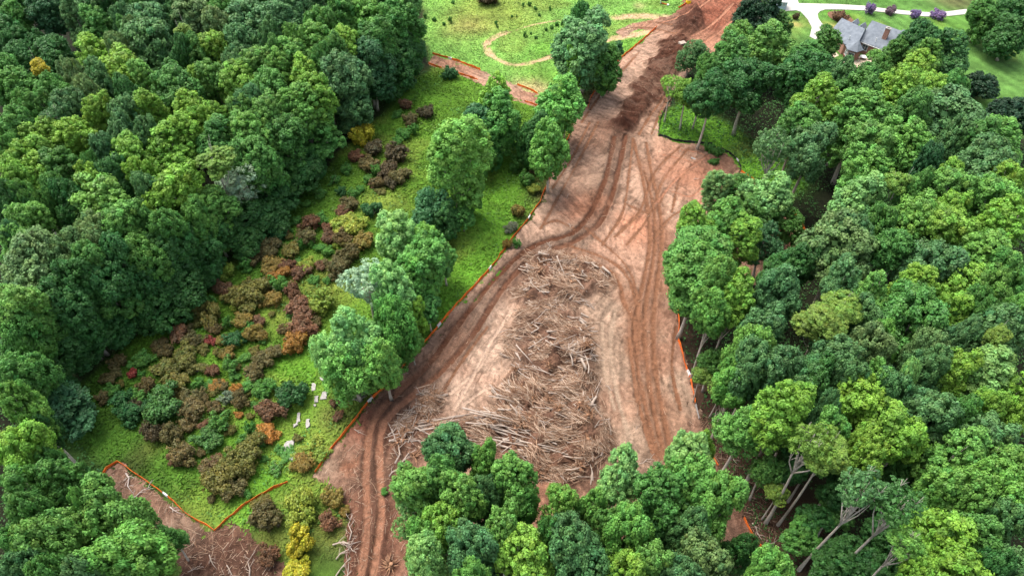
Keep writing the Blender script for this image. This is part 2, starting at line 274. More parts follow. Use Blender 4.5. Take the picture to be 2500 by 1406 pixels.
BAND_W = [(smooth_line(p), hw, t, k) for p, hw, t, k in [
    ([(1635, 1120), (1600, 1030), (1582, 940), (1576, 850), (1582, 760), (1598, 660), (1605, 570), (1595, 490), (1570, 400)], 2.3, 'rut', .55),
    ([(1555, 860), (1540, 760), (1510, 690), (1440, 640), (1390, 610)], 1.6, 'rut', .6), ([(895, 1440), (908, 1300), (912, 1150), (930, 1030), (1000, 950), (1100, 850), (1180, 755), (1240, 690), (1300, 625)], 1.9, 'brown', .32),
    ([(1300, 625), (1400, 590), (1455, 545), (1482, 470), (1515, 335)], 1.2, 'brown', .25), ([(1480, 300), (1420, 420), (1340, 540)], 2.0, 'brown', .35), ([(1640, 420), (1700, 440), (1730, 400)], 3.0, 'clay', .5)]]
def soil_eval(P):
    """height and own colour of the bare soil at world points P (n,2)"""
    x, y = P[:, 0], P[:, 1]; n = len(P)
    wx = x + 3 * (fbm(x * .12, y * .12, 3) - .5) * 2; wy = y + 3 * (fbm(x * .12 + 40, y * .12 + 9, 3) - .5) * 2
    wx = wx + 2.2 * (fbm(x * .7 + 3, y * .7, 3) - .5); wy = wy + 2.2 * (fbm(x * .7 + 30, y * .7, 3) - .5)
    num = np.tile(TONES['base'], (n, 1)) * 0.5; den = np.full(n, 0.5)
    for u, v, r, k, wt in BLOBS:
        c = G(u, v)[0]; e = wt * 2.2 * np.exp(-((wx - c.x) ** 2 + (wy - c.y) ** 2) / (r * r * .55)); num += e[:, None] * TONES[k]; den += e
    col = num / den[:, None]
    # scraped streaks along the push direction, clods, dry crust patches
    dirx = 0.35 * (fbm(x * .03, y * .03, 2) - .5) * 6
    st = fbm((x + dirx * y * .15) * 1.3, y * .16 + 50, 4); st2 = fbm((x * .8 + y * .6) * 1.1, (y * .8 - x * .6) * .2, 4)
    cl = fbm(x * .9, y * .9, 5); cl2 = fbm(x * 2.6 + 31, y * 2.6, 3)
    scr = 1 - np.abs(2 * fbm((x + dirx * y * .15) * .9 + 80, y * .12, 3) - 1); scr = sstep(.90, .985, scr); scr2 = sstep(.90, .985, 1 - np.abs(2 * fbm((x * .75 + y * .66) * .8 + 11, (y * .75 - x * .66) * .14, 3) - 1)); scr3 = sstep(.9, .98, 1 - np.abs(2 * fbm((x * .8 - y * .6) * .7 + 31, (y * .8 + x * .6) * .16, 3) - 1)) * sstep(.45, .6, fbm(x * .07, y * .07 + 44, 2))
    k = 1 - .30 * scr - .26 * scr2 - .26 * scr3 + 0.75 * (st - .5) + 0.5 * (st2 - .5) + 0.5 * (cl - .5); col = col * np.clip(k, .55, 1.5)[:, None]
    pink = sstep(.52, .7, fbm(x * .11 + 7, y * .11 + 3, 3))[:, None]; col = col * (1 - .25 * pink) + .25 * pink * TONES['clay'] * 1.1
    damp = sstep(.60, .72, fbm(x * .35 + 70, y * .35, 4))[:, None]; col = col * (1 - .3 * damp * np.array([.9, 1, 1.05]))
    z = -.07 * scr - .06 * scr2 - .06 * scr3 + 0.20 * (cl - .5) * 2 + 0.10 * (st - .5) * 2 + 0.13 * (cl2 - .5) * 2 + .07 * (st2 - .5) * 2
    # tracks: rut with raised lips and cleat bars
    for (pl, hw, dp, tone), L in zip(RUTS, RUT_W):
        bb = (x > L[:, 0].min() - 3) & (x < L[:, 0].max() + 3) & (y > L[:, 1].min() - 3) & (y < L[:, 1].max() + 3)
        if not bb.any(): continue
        d = seg_dist(P[bb], L) + .20 * (fbm(x[bb] * .35 + hw * 40, y[bb] * .35, 3) - .5) * 2 + .12 * (cl2[bb] - .5); wob = 0.7 + .6 * fbm(x[bb] * .4, y[bb] * .4, 3)
        ins = 1 - sstep(hw * .75, hw * 1.15, d); lip = np.exp(-((d - hw * 1.5) / (.35 * hw + .1)) ** 2)
        z[bb] += -dp * ins * wob + dp * .75 * lip * wob
        t = (np.clip(ins * 1.0, 0, 1) * np.clip(.55 + 1.0 * (fbm(x[bb] * .3 + 5, y[bb] * .3, 3)), 0, 1))[:, None]
        tc = TONES[tone] * (0.85 + .3 * fbm(x[bb] * 1.5, y[bb] * 1.5, 3))[:, None]
        if tone == 'damp':    # dry pressed crust near the camera, damp further up
            far = sstep(60, 78, y[bb])[:, None]; tc = tc * far + TONES['dry'] * (1 - far) * (.9 + .25 * fbm(x[bb] * 2, y[bb] * 2, 2))[:, None]
            t = np.maximum(t, ins[:, None] * .8)
            near = np.clip(1.5 - d / (hw * 3.4), 0, 1) * (d > hw * .9); col[bb] = col[bb] * (1 - .30 * near[:, None])
        col[bb] = col[bb] * (1 - t) + tc * t
        col[bb] = col[bb] * (1 - .18 * lip[:, None])
    for L, hw, tone, k in BAND_W:
        d = seg_dist(P, L) + 2.0 * (fbm(x * .25 + 4, y * .25, 3) - .5); t = ((1 - sstep(hw * .6, hw * 1.2, d)) * k * np.clip(.4 + 1.2 * (st - .2), .2, 1))[:, None]; col = col * (1 - t) + t * TONES[tone] * (.75 + .5 * cl)[:, None]
    # brush piles: heaped soil and chips
    for W, (o, h, nm) in zip(PILE_W, PILES):
        s = poly_sdf(P, W) + 1.2 * (fbm(x * .5, y * .5, 3) - .5) * 2
        m = sstep(-.6, 2.6, s); lump = fbm(x * .55 + 9, y * .55, 4)
        z += m * h * (.25 + 1.9 * np.clip(lump - .28, 0, 1)); mm = (m * .75)[:, None]
        col = col * (1 - mm) + mm * (TONES['brown'] * (.35 + .75 * cl)[:, None])
    s = poly_sdf(P, DARKSTRIP) + 2.2 * (fbm(x * .35, y * .35, 4) - .5) * 2; m = sstep(-.6, 1.2, s) * np.clip(.75 + 1.0 * (st - .35), .55, 1)
    z += m * (.5 + 2.0 * np.clip(fbm(x * .5, y * .5, 4) - .2, 0, 1)); col = col * (1 - .97 * m[:, None]) + .97 * m[:, None] * lin(84, 52, 38) * (.6 + .8 * cl)[:, None] * (1 + .5 * (st - .5))[:, None]
    s = poly_sdf(P, DARKPILE) + 1.5 * (fbm(x * .4, y * .4, 3) - .5) * 2; m = sstep(-.5, 3, s)
    z += m * 2.2 * (.3 + fbm(x * .5, y * .5, 4)); col = col * (1 - .7 * m[:, None]) + .7 * m[:, None] * TONES['dark'] * (.6 + .8 * cl)[:, None]
    d = np.hypot((x - MOUND_C.x) / 1.7, (y - MOUND_C.y) / 1.0); m = np.exp(-(d / 1.35) ** 2)
    z += 2.0 * m * (.6 + .8 * cl); col = col * (1 - m[:, None]) + m[:, None] * TONES['dark'] * (.55 + .7 * cl)[:, None]
    return z, np.clip(col * np.array([.575, .565, .57]), .01, .75)

def build_dirt(name, poly, step):
    lo = poly.min(0) - 1; hi = poly.max(0) + 1
    xs = np.arange(lo[0], hi[0], step); ys = np.arange(lo[1], min(hi[1], 235), step); nx, ny = len(xs), len(ys)
    X, Y = np.meshgrid(xs, ys); P = np.column_stack([X.ravel(), Y.ravel()])
    P += (rng.random(P.shape) - .5) * step * .5
    s = poly_sdf(P, poly); s = s + 1.1 * (fbm(P[:, 0] * .45, P[:, 1] * .45, 4) - .5) * 2 + .4 * (rng.random(len(P)) - .5)
    keep = s > -.25; z = np.zeros(len(P)); col = np.zeros((len(P), 3)); zz, cc = soil_eval(P[keep]); z[keep] = zz; col[keep] = cc
    z = z * sstep(-.3, 1.2, s) + .16 * sstep(-.4, 1.2, s) + .01
    i = (np.arange(ny - 1)[:, None] * nx + np.arange(nx - 1)).ravel(); F = np.column_stack([i, i + 1, i + 1 + nx, i + nx])
    F = F[keep[F].all(1)]; used = np.unique(F); mp = np.full(len(P), -1); mp[used] = np.arange(len(used))
    me = mesh_arrays(name, np.column_stack([P, z])[used], mp[F], col[used], True)
    return tag(link(name, me, M['soil']), kind='structure', label=None)
dirt_b = build_dirt("dirt_clearing", DIRT_B, 0.2)
dirt_a = build_dirt("dirt_strip", DIRT_A, 0.2)
def soil_z(x, y):
    z, _ = soil_eval(np.array([[x, y]])); return float(z[0]) + .16

# ------------------------------------------------------------------ ground sheet: meadow, upper field, lawn, forest floor
PATHS = [  # worn dirt paths in the grass: pixel line, half width m
    ([(1500, 95), (1570, 82), (1600, 74)], 1.3), ([(1490, 98), (1440, 115), (1370, 132), (1310, 150), (1260, 160), (1220, 148), (1190, 128), (1186, 108), (1205, 90), (1235, 80)], .75),
    ([(1215, 148), (1196, 120), (1200, 100), (1240, 82), (1300, 62), (1370, 50)], .35), ([(1660, 45), (1560, 40), (1480, 46)], 1.6), ([(1640, 55), (1560, 62), (1520, 80)], 1.6)]
PATH_W = [smooth_line(p[0]) for p in PATHS]
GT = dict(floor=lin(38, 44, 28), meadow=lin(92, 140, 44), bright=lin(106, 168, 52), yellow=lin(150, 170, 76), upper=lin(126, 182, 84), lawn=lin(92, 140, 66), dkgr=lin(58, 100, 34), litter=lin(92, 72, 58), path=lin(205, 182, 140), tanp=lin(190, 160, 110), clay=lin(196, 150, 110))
GB = [  # tint patches in the turf: u, v, r m, tone, weight
    (1190, 560, 9, 'bright', 1), (1150, 660, 7, 'bright', 1), (1230, 440, 8, 'bright', .9), (1250, 340, 8, 'meadow', .8), (1090, 760, 6, 'bright', 1), (1120, 580, 5, 'yellow', .5), (1180, 430, 4, 'yellow', .6),
    (640, 1170, 8, 'bright', 1), (700, 1080, 5, 'bright', .7), (560, 1240, 6, 'bright', .7), (760, 1120, 5, 'yellow', .7), (770, 950, 6, 'bright', .6), (840, 960, 5, 'yellow', .4), (780, 700, 8, 'yellow', .7), (690, 770, 5, 'yellow', .6), (740, 890, 5, 'bright', .6), (930, 490, 6, 'yellow', .5),
    (300, 1060, 10, 'dkgr', .7), (250, 980, 8, 'dkgr', .8), (420, 1180, 8, 'dkgr', .5), (640, 620, 10, 'dkgr', .8), (750, 470, 7, 'dkgr', .6), (1000, 230, 8, 'bright', .5), (1100, 210, 8, 'meadow', .8), (480, 1240, 5, 'yellow', .5), (520, 1260, 4, 'litter', .3), (330, 1120, 3, 'litter', .5),
    (1190, 40, 14, 'yellow', .6), (1150, 60, 8, 'clay', .35), (1250, 110, 9, 'upper', .6), (1330, 120, 7, 'bright', .5), (1560, 20, 10, 'upper', .8), (1230, 10, 12, 'yellow', .5), (1300, 200, 4, 'path', .8), (1310, 215, 3, 'path', .8), (1540, 115, 5, 'bright', .7), (1560, 14, 2.5, 'path', .9), (1330, 190, 6, 'bright', .5),
    (2450, 150, 14, 'lawn', .8), (2420, 90, 10, 'lawn', .6), (2050, 35, 6, 'bright', .6), (2330, 70, 10, 'bright', .3), (2150, 60, 8, 'lawn', .5), (2400, 260, 8, 'bright', .4), (2380, 235, 3.2, 'litter', 1), (2330, -5, 8, 'litter', .9), (2150, -20, 10, 'dkgr', .8), (1944, 55, 2, 'tanp', .7), (2450, 50, 6, 'litter', .4), (2020, 60, 3, 'tanp', .4),
    (1690, 320, 8, 'bright', 1), (1760, 350, 5, 'bright', 1), (1860, 410, 6, 'bright', 1), (1830, 360, 5, 'litter', .8), (1920, 450, 5, 'dkgr', .6),
    (1430, 215, 6, 'litter', 1), (1400, 260, 5, 'litter', .8), (1330, 440, 5, 'litter', 1), (1310, 480, 4, 'litter', .9), (1280, 530, 3, 'litter', .6), (900, 900, 6, 'litter', .8), (950, 850, 4, 'litter', .6), (820, 1010, 3, 'litter', .6),
    (1780, 1100, 7, 'litter', 1), (1840, 1230, 8, 'litter', 1), (1900, 1320, 8, 'litter', 1), (1720, 1020, 6, 'litter', 1), (1690, 900, 5, 'litter', 1), (1680, 800, 4, 'litter', .8), (1740, 950, 5, 'litter', .8), (940, 1270, 6, 'litter', .6), (840, 1150, 3, 'dkgr', .5), (760, 1370, 8, 'dkgr', .7), (640, 1320, 6, 'litter', .6), (810, 1330, 5, 'litter', .9), (720, 1230, 6, 'dkgr', .4)]
def turf_eval(P):
    x, y = P[:, 0], P[:, 1]; n = len(P)
    wx = x + 5 * (fbm(x * .1, y * .1, 3) - .5); wy = y + 5 * (fbm(x * .1 + 60, y * .1, 3) - .5); Q = np.column_stack([wx, wy])
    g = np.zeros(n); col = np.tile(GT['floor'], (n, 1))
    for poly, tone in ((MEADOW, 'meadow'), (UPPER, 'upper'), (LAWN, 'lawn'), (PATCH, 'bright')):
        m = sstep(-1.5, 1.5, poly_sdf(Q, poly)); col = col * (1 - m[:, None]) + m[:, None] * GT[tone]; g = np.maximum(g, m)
    den = np.ones(n); num = col.copy()
    for u, v, r, k, wt in GB:
        c = G(u, v)[0]; e = wt * 2.4 * np.exp(-((wx - c.x) ** 2 + (wy - c.y) ** 2) / (r * r * .55)); num += e[:, None] * GT[k]; den += e
    col = num / den[:, None]
    a = fbm(x * .25, y * .25, 4); b = fbm(x * 1.1, y * 1.1, 4)
    k = 1 + .9 * (a - .5) + .7 * (b - .5); col = col * np.clip(k, .5, 1.6)[:, None]
    yl = sstep(.55, .72, fbm(x * .09 + 20, y * .09, 3))[:, None] * g[:, None]; col = col * (1 - .3 * yl) + .3 * yl * GT['yellow']
    # mown stripes on the lawn
    m = sstep(0, 3, poly_sdf(P, LAWN)); col = col * (1 + .15 * np.sin((x * .8 + y * .35) * 2.2) * m)[:, None]
    for (pl, hw), L in zip(PATHS, PATH_W):
        d = seg_dist(P, L) + .9 * (fbm(x * .6, y * .6, 3) - .5); t = (1 - sstep(hw * .5, hw * 1.3, d))
        t = t * np.clip(1.9 * fbm(x * .5 + 5, y * .5, 3) - .1, .3, 1); col = col * (1 - t[:, None]) + t[:, None] * GT['path']; g = g * (1 - .8 * t)
    return np.clip(col * np.array([.63, .555, .58]), .004, .7), g
def build_ground():
    fx = np.arange(-150, 150.1, .6); fy = np.arange(15, 262, .6)
    xs = np.concatenate([[-4000, -2000, -900, -450, -250], fx, [250, 450, 900, 2000, 4000]]); ys = np.concatenate([[-3000, -1200, -400, -120, -30], fy, [330, 480, 800, 1600, 4000]])
    X, Y = np.meshgrid(xs, ys); P = np.column_stack([X.ravel(), Y.ravel()]); nx, ny = len(xs), len(ys)
    col, g = turf_eval(P); far = (np.abs(P[:, 0]) > 200) | (P[:, 1] > 300); col[far] = lin(58, 78, 42)
    z = .10 * (fbm(P[:, 0] * .5, P[:, 1] * .5, 3) - .5) * (~far)
    for poly in (DIRT_A, DIRT_B):
        z -= .55 * sstep(.2, 1.6, poly_sdf(P, poly) - 1.2)
    z -= .12 * sstep(-.6, 0.2, poly_sdf(P, G2(DRIVE)))
    i = (np.arange(ny - 1)[:, None] * nx + np.arange(nx - 1)).ravel(); F = np.column_stack([i, i + 1, i + 1 + nx, i + nx])
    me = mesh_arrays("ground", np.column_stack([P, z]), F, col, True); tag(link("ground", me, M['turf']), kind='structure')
build_ground()

def build_grass():
    """tufts over every grassy zone"""
    N = 480000; xs = rng.uniform(-75, 110, N); ys = rng.uniform(38, 225, N); P = np.column_stack([xs, ys])
    col, g = turf_eval(P)
    inside = np.maximum(poly_sdf(P, DIRT_B), poly_sdf(P, DIRT_A)) > .2 ; drv = poly_sdf(P, G2(DRIVE)) > -.1
    lawn = poly_sdf(P, LAWN) > 0
    k = (g > rng.random(N)) & ~inside & ~drv & (~lawn | (rng.random(N) < .35)); P = P[k]; col = col[k]; lawn = lawn[k]; n = len(P)
    rough = fbm(P[:, 0] * .22 + 3, P[:, 1] * .22, 3) * np.where(poly_sdf(P, UPPER) > 0, .55, 1.0)
    h = np.where(lawn, .08, .10 + .34 * rough ** 1.5) * rng.uniform(.6, 1.4, n); wd = np.where(lawn, .12, .12 + .08 * rough) * rng.uniform(.7, 1.3, n)
    a = rng.uniform(0, 2 * np.pi, n); lean = rng.normal(0, 1.5, (n, 2)) * h[:, None]
    dx = np.cos(a) * wd; dy = np.sin(a) * wd; V = np.zeros((n, 4, 3))
    V[:, 0] = np.column_stack([P[:, 0] - dx, P[:, 1] - dy, np.full(n, .0)]); V[:, 1] = np.column_stack([P[:, 0] + dx, P[:, 1] + dy, np.full(n, -.03)])
    V[:, 2] = np.column_stack([P[:, 0] + dx * .5 + lean[:, 0], P[:, 1] + dy * .5 + lean[:, 1], h]); V[:, 3] = np.column_stack([P[:, 0] - dx * .5 + lean[:, 0], P[:, 1] - dy * .5 + lean[:, 1], h * rng.uniform(.7, 1, n)])
    c = col * rng.uniform(.9, 1.3, (n, 1)) * (1 + rng.normal(0, .05, (n, 3)))
    me = mesh_arrays("meadow_grass", V.reshape(-1, 3), np.arange(n * 4).reshape(n, 4), np.repeat(np.clip(c, .003, .6), 4, 0))
    tag(link("meadow_grass", me, M['blade']), "short green grass growing over the meadow, fields and lawn", "grass", kind='stuff')
build_grass()

def build_undergrowth():
    N = 220000; P = np.column_stack([rng.uniform(-105, 125, N), rng.uniform(34, 215, N)])
    s = np.max([poly_sdf(P, q) for q in (DIRT_B, DIRT_A, MEADOW, UPPER, LAWN)], 0); u = fbm(P[:, 0] * .14, P[:, 1] * .14, 4)
    k = (s < -.5) & (u > .33); P = P[k]; u = u[k]; n = len(P); h = .2 + 2.6 * np.clip(u - .36, 0, .3) * rng.random(n) * 3
    C = np.column_stack([P, h]); Nn = rng.normal(0, .45, (n, 3)) + [0, 0, 1]; Nn /= np.linalg.norm(Nn, axis=1, keepdims=True)
    T = np.cross(Nn, rng.normal(size=(n, 3))); T /= np.linalg.norm(T, axis=1, keepdims=True); B = np.cross(Nn, T); sz = rng.uniform(.10, .26, n)[:, None]
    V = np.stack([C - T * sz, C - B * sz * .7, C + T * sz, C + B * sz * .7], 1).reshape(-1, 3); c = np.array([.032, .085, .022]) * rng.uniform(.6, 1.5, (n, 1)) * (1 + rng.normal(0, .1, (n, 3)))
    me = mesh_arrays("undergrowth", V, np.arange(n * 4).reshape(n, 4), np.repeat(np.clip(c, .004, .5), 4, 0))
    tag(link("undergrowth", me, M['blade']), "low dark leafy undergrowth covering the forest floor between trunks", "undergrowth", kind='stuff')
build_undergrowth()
def build_weeds():
    N = 60000; P = np.column_stack([rng.uniform(-60, 30, N), rng.uniform(40, 200, N)]); u = fbm(P[:, 0] * .38 + 9, P[:, 1] * .38, 3) + .10 * (fbm(P[:, 0] * .06, P[:, 1] * .06, 2) - .5)
    k = (poly_sdf(P, MEADOW) > .8) & (np.maximum(poly_sdf(P, DIRT_B), poly_sdf(P, DIRT_A)) < -.4) & (u > .63); P = P[k]; u = u[k]; n = len(P)
    h = .1 + np.clip((u - .63) * 5, 0, .7) * rng.uniform(.4, 1.2, n); C = np.column_stack([P, h]); Nn = rng.normal(0, .5, (n, 3)) + [0, 0, 1]; Nn /= np.linalg.norm(Nn, axis=1, keepdims=True)
    T = np.cross(Nn, rng.normal(size=(n, 3))); T /= np.linalg.norm(T, axis=1, keepdims=True); B = np.cross(Nn, T); sz = rng.uniform(.10, .24, n)[:, None]
    V = np.stack([C - T * sz, C - B * sz * .7, C + T * sz, C + B * sz * .7], 1).reshape(-1, 3); hue = fbm(P[:, 0] * .15, P[:, 1] * .15, 2)[:, None]
    c = (np.array([.050, .15, .030]) * (1 - hue) + np.array([.10, .16, .04]) * hue) * rng.uniform(.7, 1.5, (n, 1))
    me = mesh_arrays("weeds", V, np.arange(n * 4).reshape(n, 4), np.repeat(np.clip(c, .004, .5), 4, 0)); tag(link("weeds", me, M['blade']), "patches of taller leafy weeds growing through the meadow grass", "weeds", kind='stuff')
build_weeds()

# driveway: a raised slab of pale concrete
def slab_poly(name, pts2, z0, z1, mat):
    mb = MB(); n = len(pts2); area = sum(pts2[i][0] * pts2[(i + 1) % n][1] - pts2[(i + 1) % n][0] * pts2[i][1] for i in range(n))
    pts2 = list(pts2) if area > 0 else list(pts2)[::-1]
    mb.add([(x, y, z1) for x, y in pts2] + [(x, y, z0) for x, y in pts2], [tuple(range(n))] + [(i, n + i, n + (i + 1) % n, (i + 1) % n) for i in range(n)])
    return mb.build(name, mat)
tag(slab_poly("driveway", G2(DRIVE), -.2, .06, M['concrete']), kind='structure')
# ------------------------------------------------------------------ foliage prototypes
def unit(a): return a / np.maximum(np.linalg.norm(a, axis=-1, keepdims=True), 1e-9)
def rdir(n): return unit(rng.normal(size=(n, 3)))
def leaf_quads(C, N, size, tint, asp=1.35):
    """one small leaf-spray face per centre C, facing roughly N"""
    n = len(C); t = unit(np.cross(N, rdir(n))); b = np.cross(N, t); s = (size * rng.uniform(.65, 1.3, n))[:, None] * .5
    V = np.stack([C - t * s * asp, C - b * s + N * s * .25, C + t * s * asp, C + b * s + N * s * .25], 1).reshape(-1, 3)
    return V, np.arange(n * 4).reshape(n, 4), np.repeat(tint, 4, 0)
def crown_mesh(name, kind, seed, dead=0.0):
    """crown of horizontal radius 1*R0 (R0 metres), centred on the origin; returns mesh and limb targets"""
    global rng
    rng = np.random.default_rng(seed)
    R0 = 4.5
    P = dict(o=dict(lobes=15, lr=(.32, .50), vz=1.12, clumps=300, cr=(.32, .80), per=66, ls=.27),
             p=dict(lobes=20, lr=(.24, .40), vz=1.6, clumps=300, cr=(.30, .74), per=64, ls=.28),
             w=dict(lobes=18, lr=(.26, .42), vz=1.35, clumps=320, cr=(.35, .6), per=34, ls=.24),
             k=dict(lobes=22, lr=(.28, .46), vz=2.3, clumps=320, cr=(.45, .8), per=60, ls=.28),
             s=dict(lobes=11, lr=(.26, .40), vz=.95, clumps=120, cr=(.40, .65), per=40, ls=.25),
             n=dict(lobes=20, lr=(.3, .42), vz=1.25, clumps=240, cr=(.40, .65), per=52, ls=.26),
             b=dict(lobes=9, lr=(.45, .62), vz=.72, clumps=150, cr=(.5, .8), per=66, ls=.27))[kind]
    L = []; rad = []
    for i in range(P['lobes']):
        d = unit(rng.normal(size=3)); q = rng.uniform(.48, .80)
        if kind == 'p': d = unit(rng.normal(size=3)); q = rng.uniform(.5, .82)
        if kind == 'n':
            zz = -1 + 2 * (i + .5) / P['lobes']; a = i * 2.4; rr = .75 * (1 - .5 * max(zz, 0) - .35 * max(-zz, 0)) * rng.uniform(.55, 1); d = np.array([math.cos(a) * rr, math.sin(a) * rr, zz * .75]); q = 1
        L.append(d * q); rad.append(rng.uniform(*P['lr']) * rng.uniform(.75, 1.15))
    L += [np.array([0, 0, .35]), np.array([0, 0, -.1])]; rad += [.5, .55]
    L = np.array(L); rad = np.array(rad)
    # clump centres on the outer skin of the union of lobes
    C = []; D = []; tries = 0
    while len(C) < P['clumps'] and tries < 40000:
        tries += 1; i = rng.integers(len(L)); d = rdir(1)[0]
        if d[2] < -.55 and rng.random() < .8: continue
        flat = .55 if kind == 'n' else 1.0
        c = L[i] + d * rad[i] * np.array([1, 1, flat])
        if (np.linalg.norm((c - L) / np.array([1, 1, flat]), axis=1) < rad * .93).sum() > 0: continue
        if C and np.min(np.linalg.norm(np.array(C) - c, axis=1)) < .075: continue
        C.append(c); D.append(d)
    C = np.array(C); D = np.array(D); sc = R0 * np.array([1, 1, P['vz']]); C = C * sc / 1.05
    VV, FF, TT = [], [], []; off = 0
    for c, d in zip(C, D):
        r = rng.uniform(*P['cr']); n = int(P['per'] * (r / .55) ** 1.6); 
        e = unit(rdir(n) + .55 * unit(d + np.array([0, 0, .5]))); pos = c + e * r * (rng.uniform(.25, 1.2, n) ** .7 * (1 + .45 * (rng.random(n) < .16) * rng.random(n)))[:, None] * np.array([1, 1, .85])
        nn = unit(e * 1.0 + np.array([0, 0, .35]) + rdir(n) * .55)
        ct = rng.normal(1, .15); hue = rng.normal(0, .07)
        t = np.clip(ct * rng.uniform(.8, 1.22, (n, 1)) * (1 + np.array([hue + .03, 0, -hue * .6])), .4, 1.7)
        V, F, T = leaf_quads(pos, nn, P['ls'], t); VV.append(V); FF.append(F + off); TT.append(T); off += len(V)
    # inner foliage
    n = 1200 if kind not in 's' else 250
    i = rng.integers(len(L), size=n); pos = (L[i] + rdir(n) * (rad[i] * rng.random(n) ** .4 * .85)[:, None]) * sc / 1.05
    V, F, T = leaf_quads(pos, unit(rdir(n) + np.array([0, 0, .6])), .62, np.clip(rng.uniform(.8, 1.1, (n, 1)) * np.ones((1, 3)), .4, 1.5)); VV.append(V); FF.append(F + off); TT.append(T)
    me = mesh_arrays(name, np.vstack(VV), np.vstack(FF), np.vstack(TT)); me.materials.append(M['leaf'])
    return me, L * sc / 1.05, R0, P['vz']
def trunk_mesh(name, limbs, R0, vz, Hc, seed, kind):
    """trunk standing on the origin, crown centre at height Hc; limbs reach into the crown"""
    rr = random.Random(seed); mb = MB(); bend = lambda z: (0.35 * math.sin(z * .21 + seed), 0.35 * math.cos(z * .17 + seed * 2))
    base = bend(0); top = Hc + .2 * R0 * vz
    pts = [(bend(z)[0] - base[0], bend(z)[1] - base[1], z) for z in np.linspace(0, top, 9)]
    rad = [.36 * (1 - .72 * i / 8) + (.14 if i == 0 else 0) for i in range(9)]
    mb.tube([(pts[0][0], pts[0][1], -.4)] + pts[1:], rad, 8)
    nl = len(limbs) if kind == 's' else min(9, len(limbs))
    for k in range(nl):
        t = limbs[k]; z0 = Hc - R0 * vz * rr.uniform(.55, 1.15) if kind != 's' else Hc - R0 * vz * rr.uniform(.6, 1.5)
        z0 = max(z0, Hc * .25); b = bend(z0); s0 = Vector((b[0] - base[0], b[1] - base[1], z0)); e = Vector((t[0] * 1.12, t[1] * 1.12, Hc + t[2])); m = s0.lerp(e, .5) + Vector((rr.uniform(-.5, .5), rr.uniform(-.5, .5), -.25 * R0 * .3 + rr.uniform(-.3, .5)))
        r0 = .16 if kind == 's' else .12; path = [s0, s0.lerp(m, .55), m, m.lerp(e, .6), e]; mb.tube(path, [r0, r0 * .8, r0 * .62, r0 * .42, .025], 5)
        if kind == 's':
            for q in range(4):
                a = m.lerp(e, rr.uniform(0, .8)); f = a + Vector((rr.uniform(-1.2, 1.2), rr.uniform(-1.2, 1.2), rr.uniform(.1, 1.3))); mb.tube([a, a.lerp(f, .5) + Vector((0, 0, .15)), f], [.05, .035, .012], 4)
    me = mb.mesh(name, True); me.materials.append(M['bark']); return me
PROTO = {}
for kind, count in (('o', 8), ('p', 8), ('w', 4), ('k', 2), ('s', 2), ('n', 3), ('b', 3)):
    PROTO[kind] = []
    for j in range(count):
        cm, limbs, R0, vz = crown_mesh("crown", kind, 100 + 17 * j + ord(kind)); PROTO[kind].append((cm, limbs, R0, vz, {}))
TREE_COL = dict(B=(.162, .325, .042), L=(.118, .280, .052), G=(.076, .205, .040), D=(.042, .135, .031), T=(.080, .192, .062), O=(.118, .212, .068),
                Y=(.42, .40, .035), Z=(.140, .248, .040), P=(.040, .125, .044), W=(.22, .34, .21), X=(.018, .056, .022), A=(.170, .345, .098))
CW = dict(B='bright yellow-green', L='fresh light green', G='mid green', D='dark green', T='grey-green', O='pale olive green', Y='yellow', Z='yellowish olive', P='dark blue-green', W='pale silvery grey-green', X='very dark green', A='pale green')
FW = dict(o='round tree', p='bushy tree', w='airy tree', k='slender tree', s='bare-limbed tree', n='pine', b='low tree')
LMK = [(96, 163, 'small yellow forest tree'), (450, 75, 'yellow-topped forest tree'), (588, 450, 'silvery half-bare tree'), (838, 205, 'knobbly meadow-edge oak'), (140, 520, 'big pale olive oak'), (150, 1005, 'bare-trunked pine'),
       (880, 330, 'yellow forest-edge shrub'), (525, 1297, 'lowest orange fence corner'), (288, 1128, 'orange fence peak'), (2105, 90, 'brick house'), (2380, 205, 'round dark lawn bush'), (1700, 350, 'black silt fence'), (1515, 310, 'dark soil mound'),
       (2435, 815, 'yellowish olive forest tree'), (2040, 1290, 'long bare-limbed tree'), (0, 0, "photo's top left corner"), (2500, 1406, "photo's bottom right corner"), (0, 1406, "photo's bottom left corner"), (0, 720, "left edge's midpoint"), (2500, 560, "right edge's midpoint"),
       (400, 0, 'dark top-edge gap'), (160, 100, 'dark upper left hollow'), (1390, 590, 'fork of the haul road'), (1350, 960, 'large lower brush pile'), (725, 1330, 'yellow lower-edge shrub'), (1250, 1406, "bottom edge's midpoint"), (1112, 370, 'tall meadow tree'),
       (1215, 120, 'curved dirt path'), (2125, 465, 'pale right-forest tree'), (1900, 20, 'small blue shed'), (720, 835, 'big orange shrub'), (510, 830, 'crimson shrub'), (765, 950, 'grey grass slabs'), (300, 985, 'dark row-end shrub'), (660, 660, 'golden shrub'), (1960, 600, 'red soil clearing'), (2200, 720, 'broad olive crown'), (1860, 1310, 'short red fence piece'), (2250, 672, 'yellow-green dome tree')]
ORD = ['', 'second', 'third', 'fourth', 'fifth', 'sixth', 'seventh', 'eighth', 'ninth', 'tenth']
def direction(du, dv):
    a = math.degrees(math.atan2(-dv, du)) % 360
    return ['right of', 'upper right of', 'above', 'upper left of', 'left of', 'lower left of', 'below', 'lower right of'][int(((a + 22.5) % 360) // 45)]
RK = 1.2; GAIN = 1.0; FILL = .30; EDGE = MEADOW
PENDING = []      # (object, u, v, describing words, group)
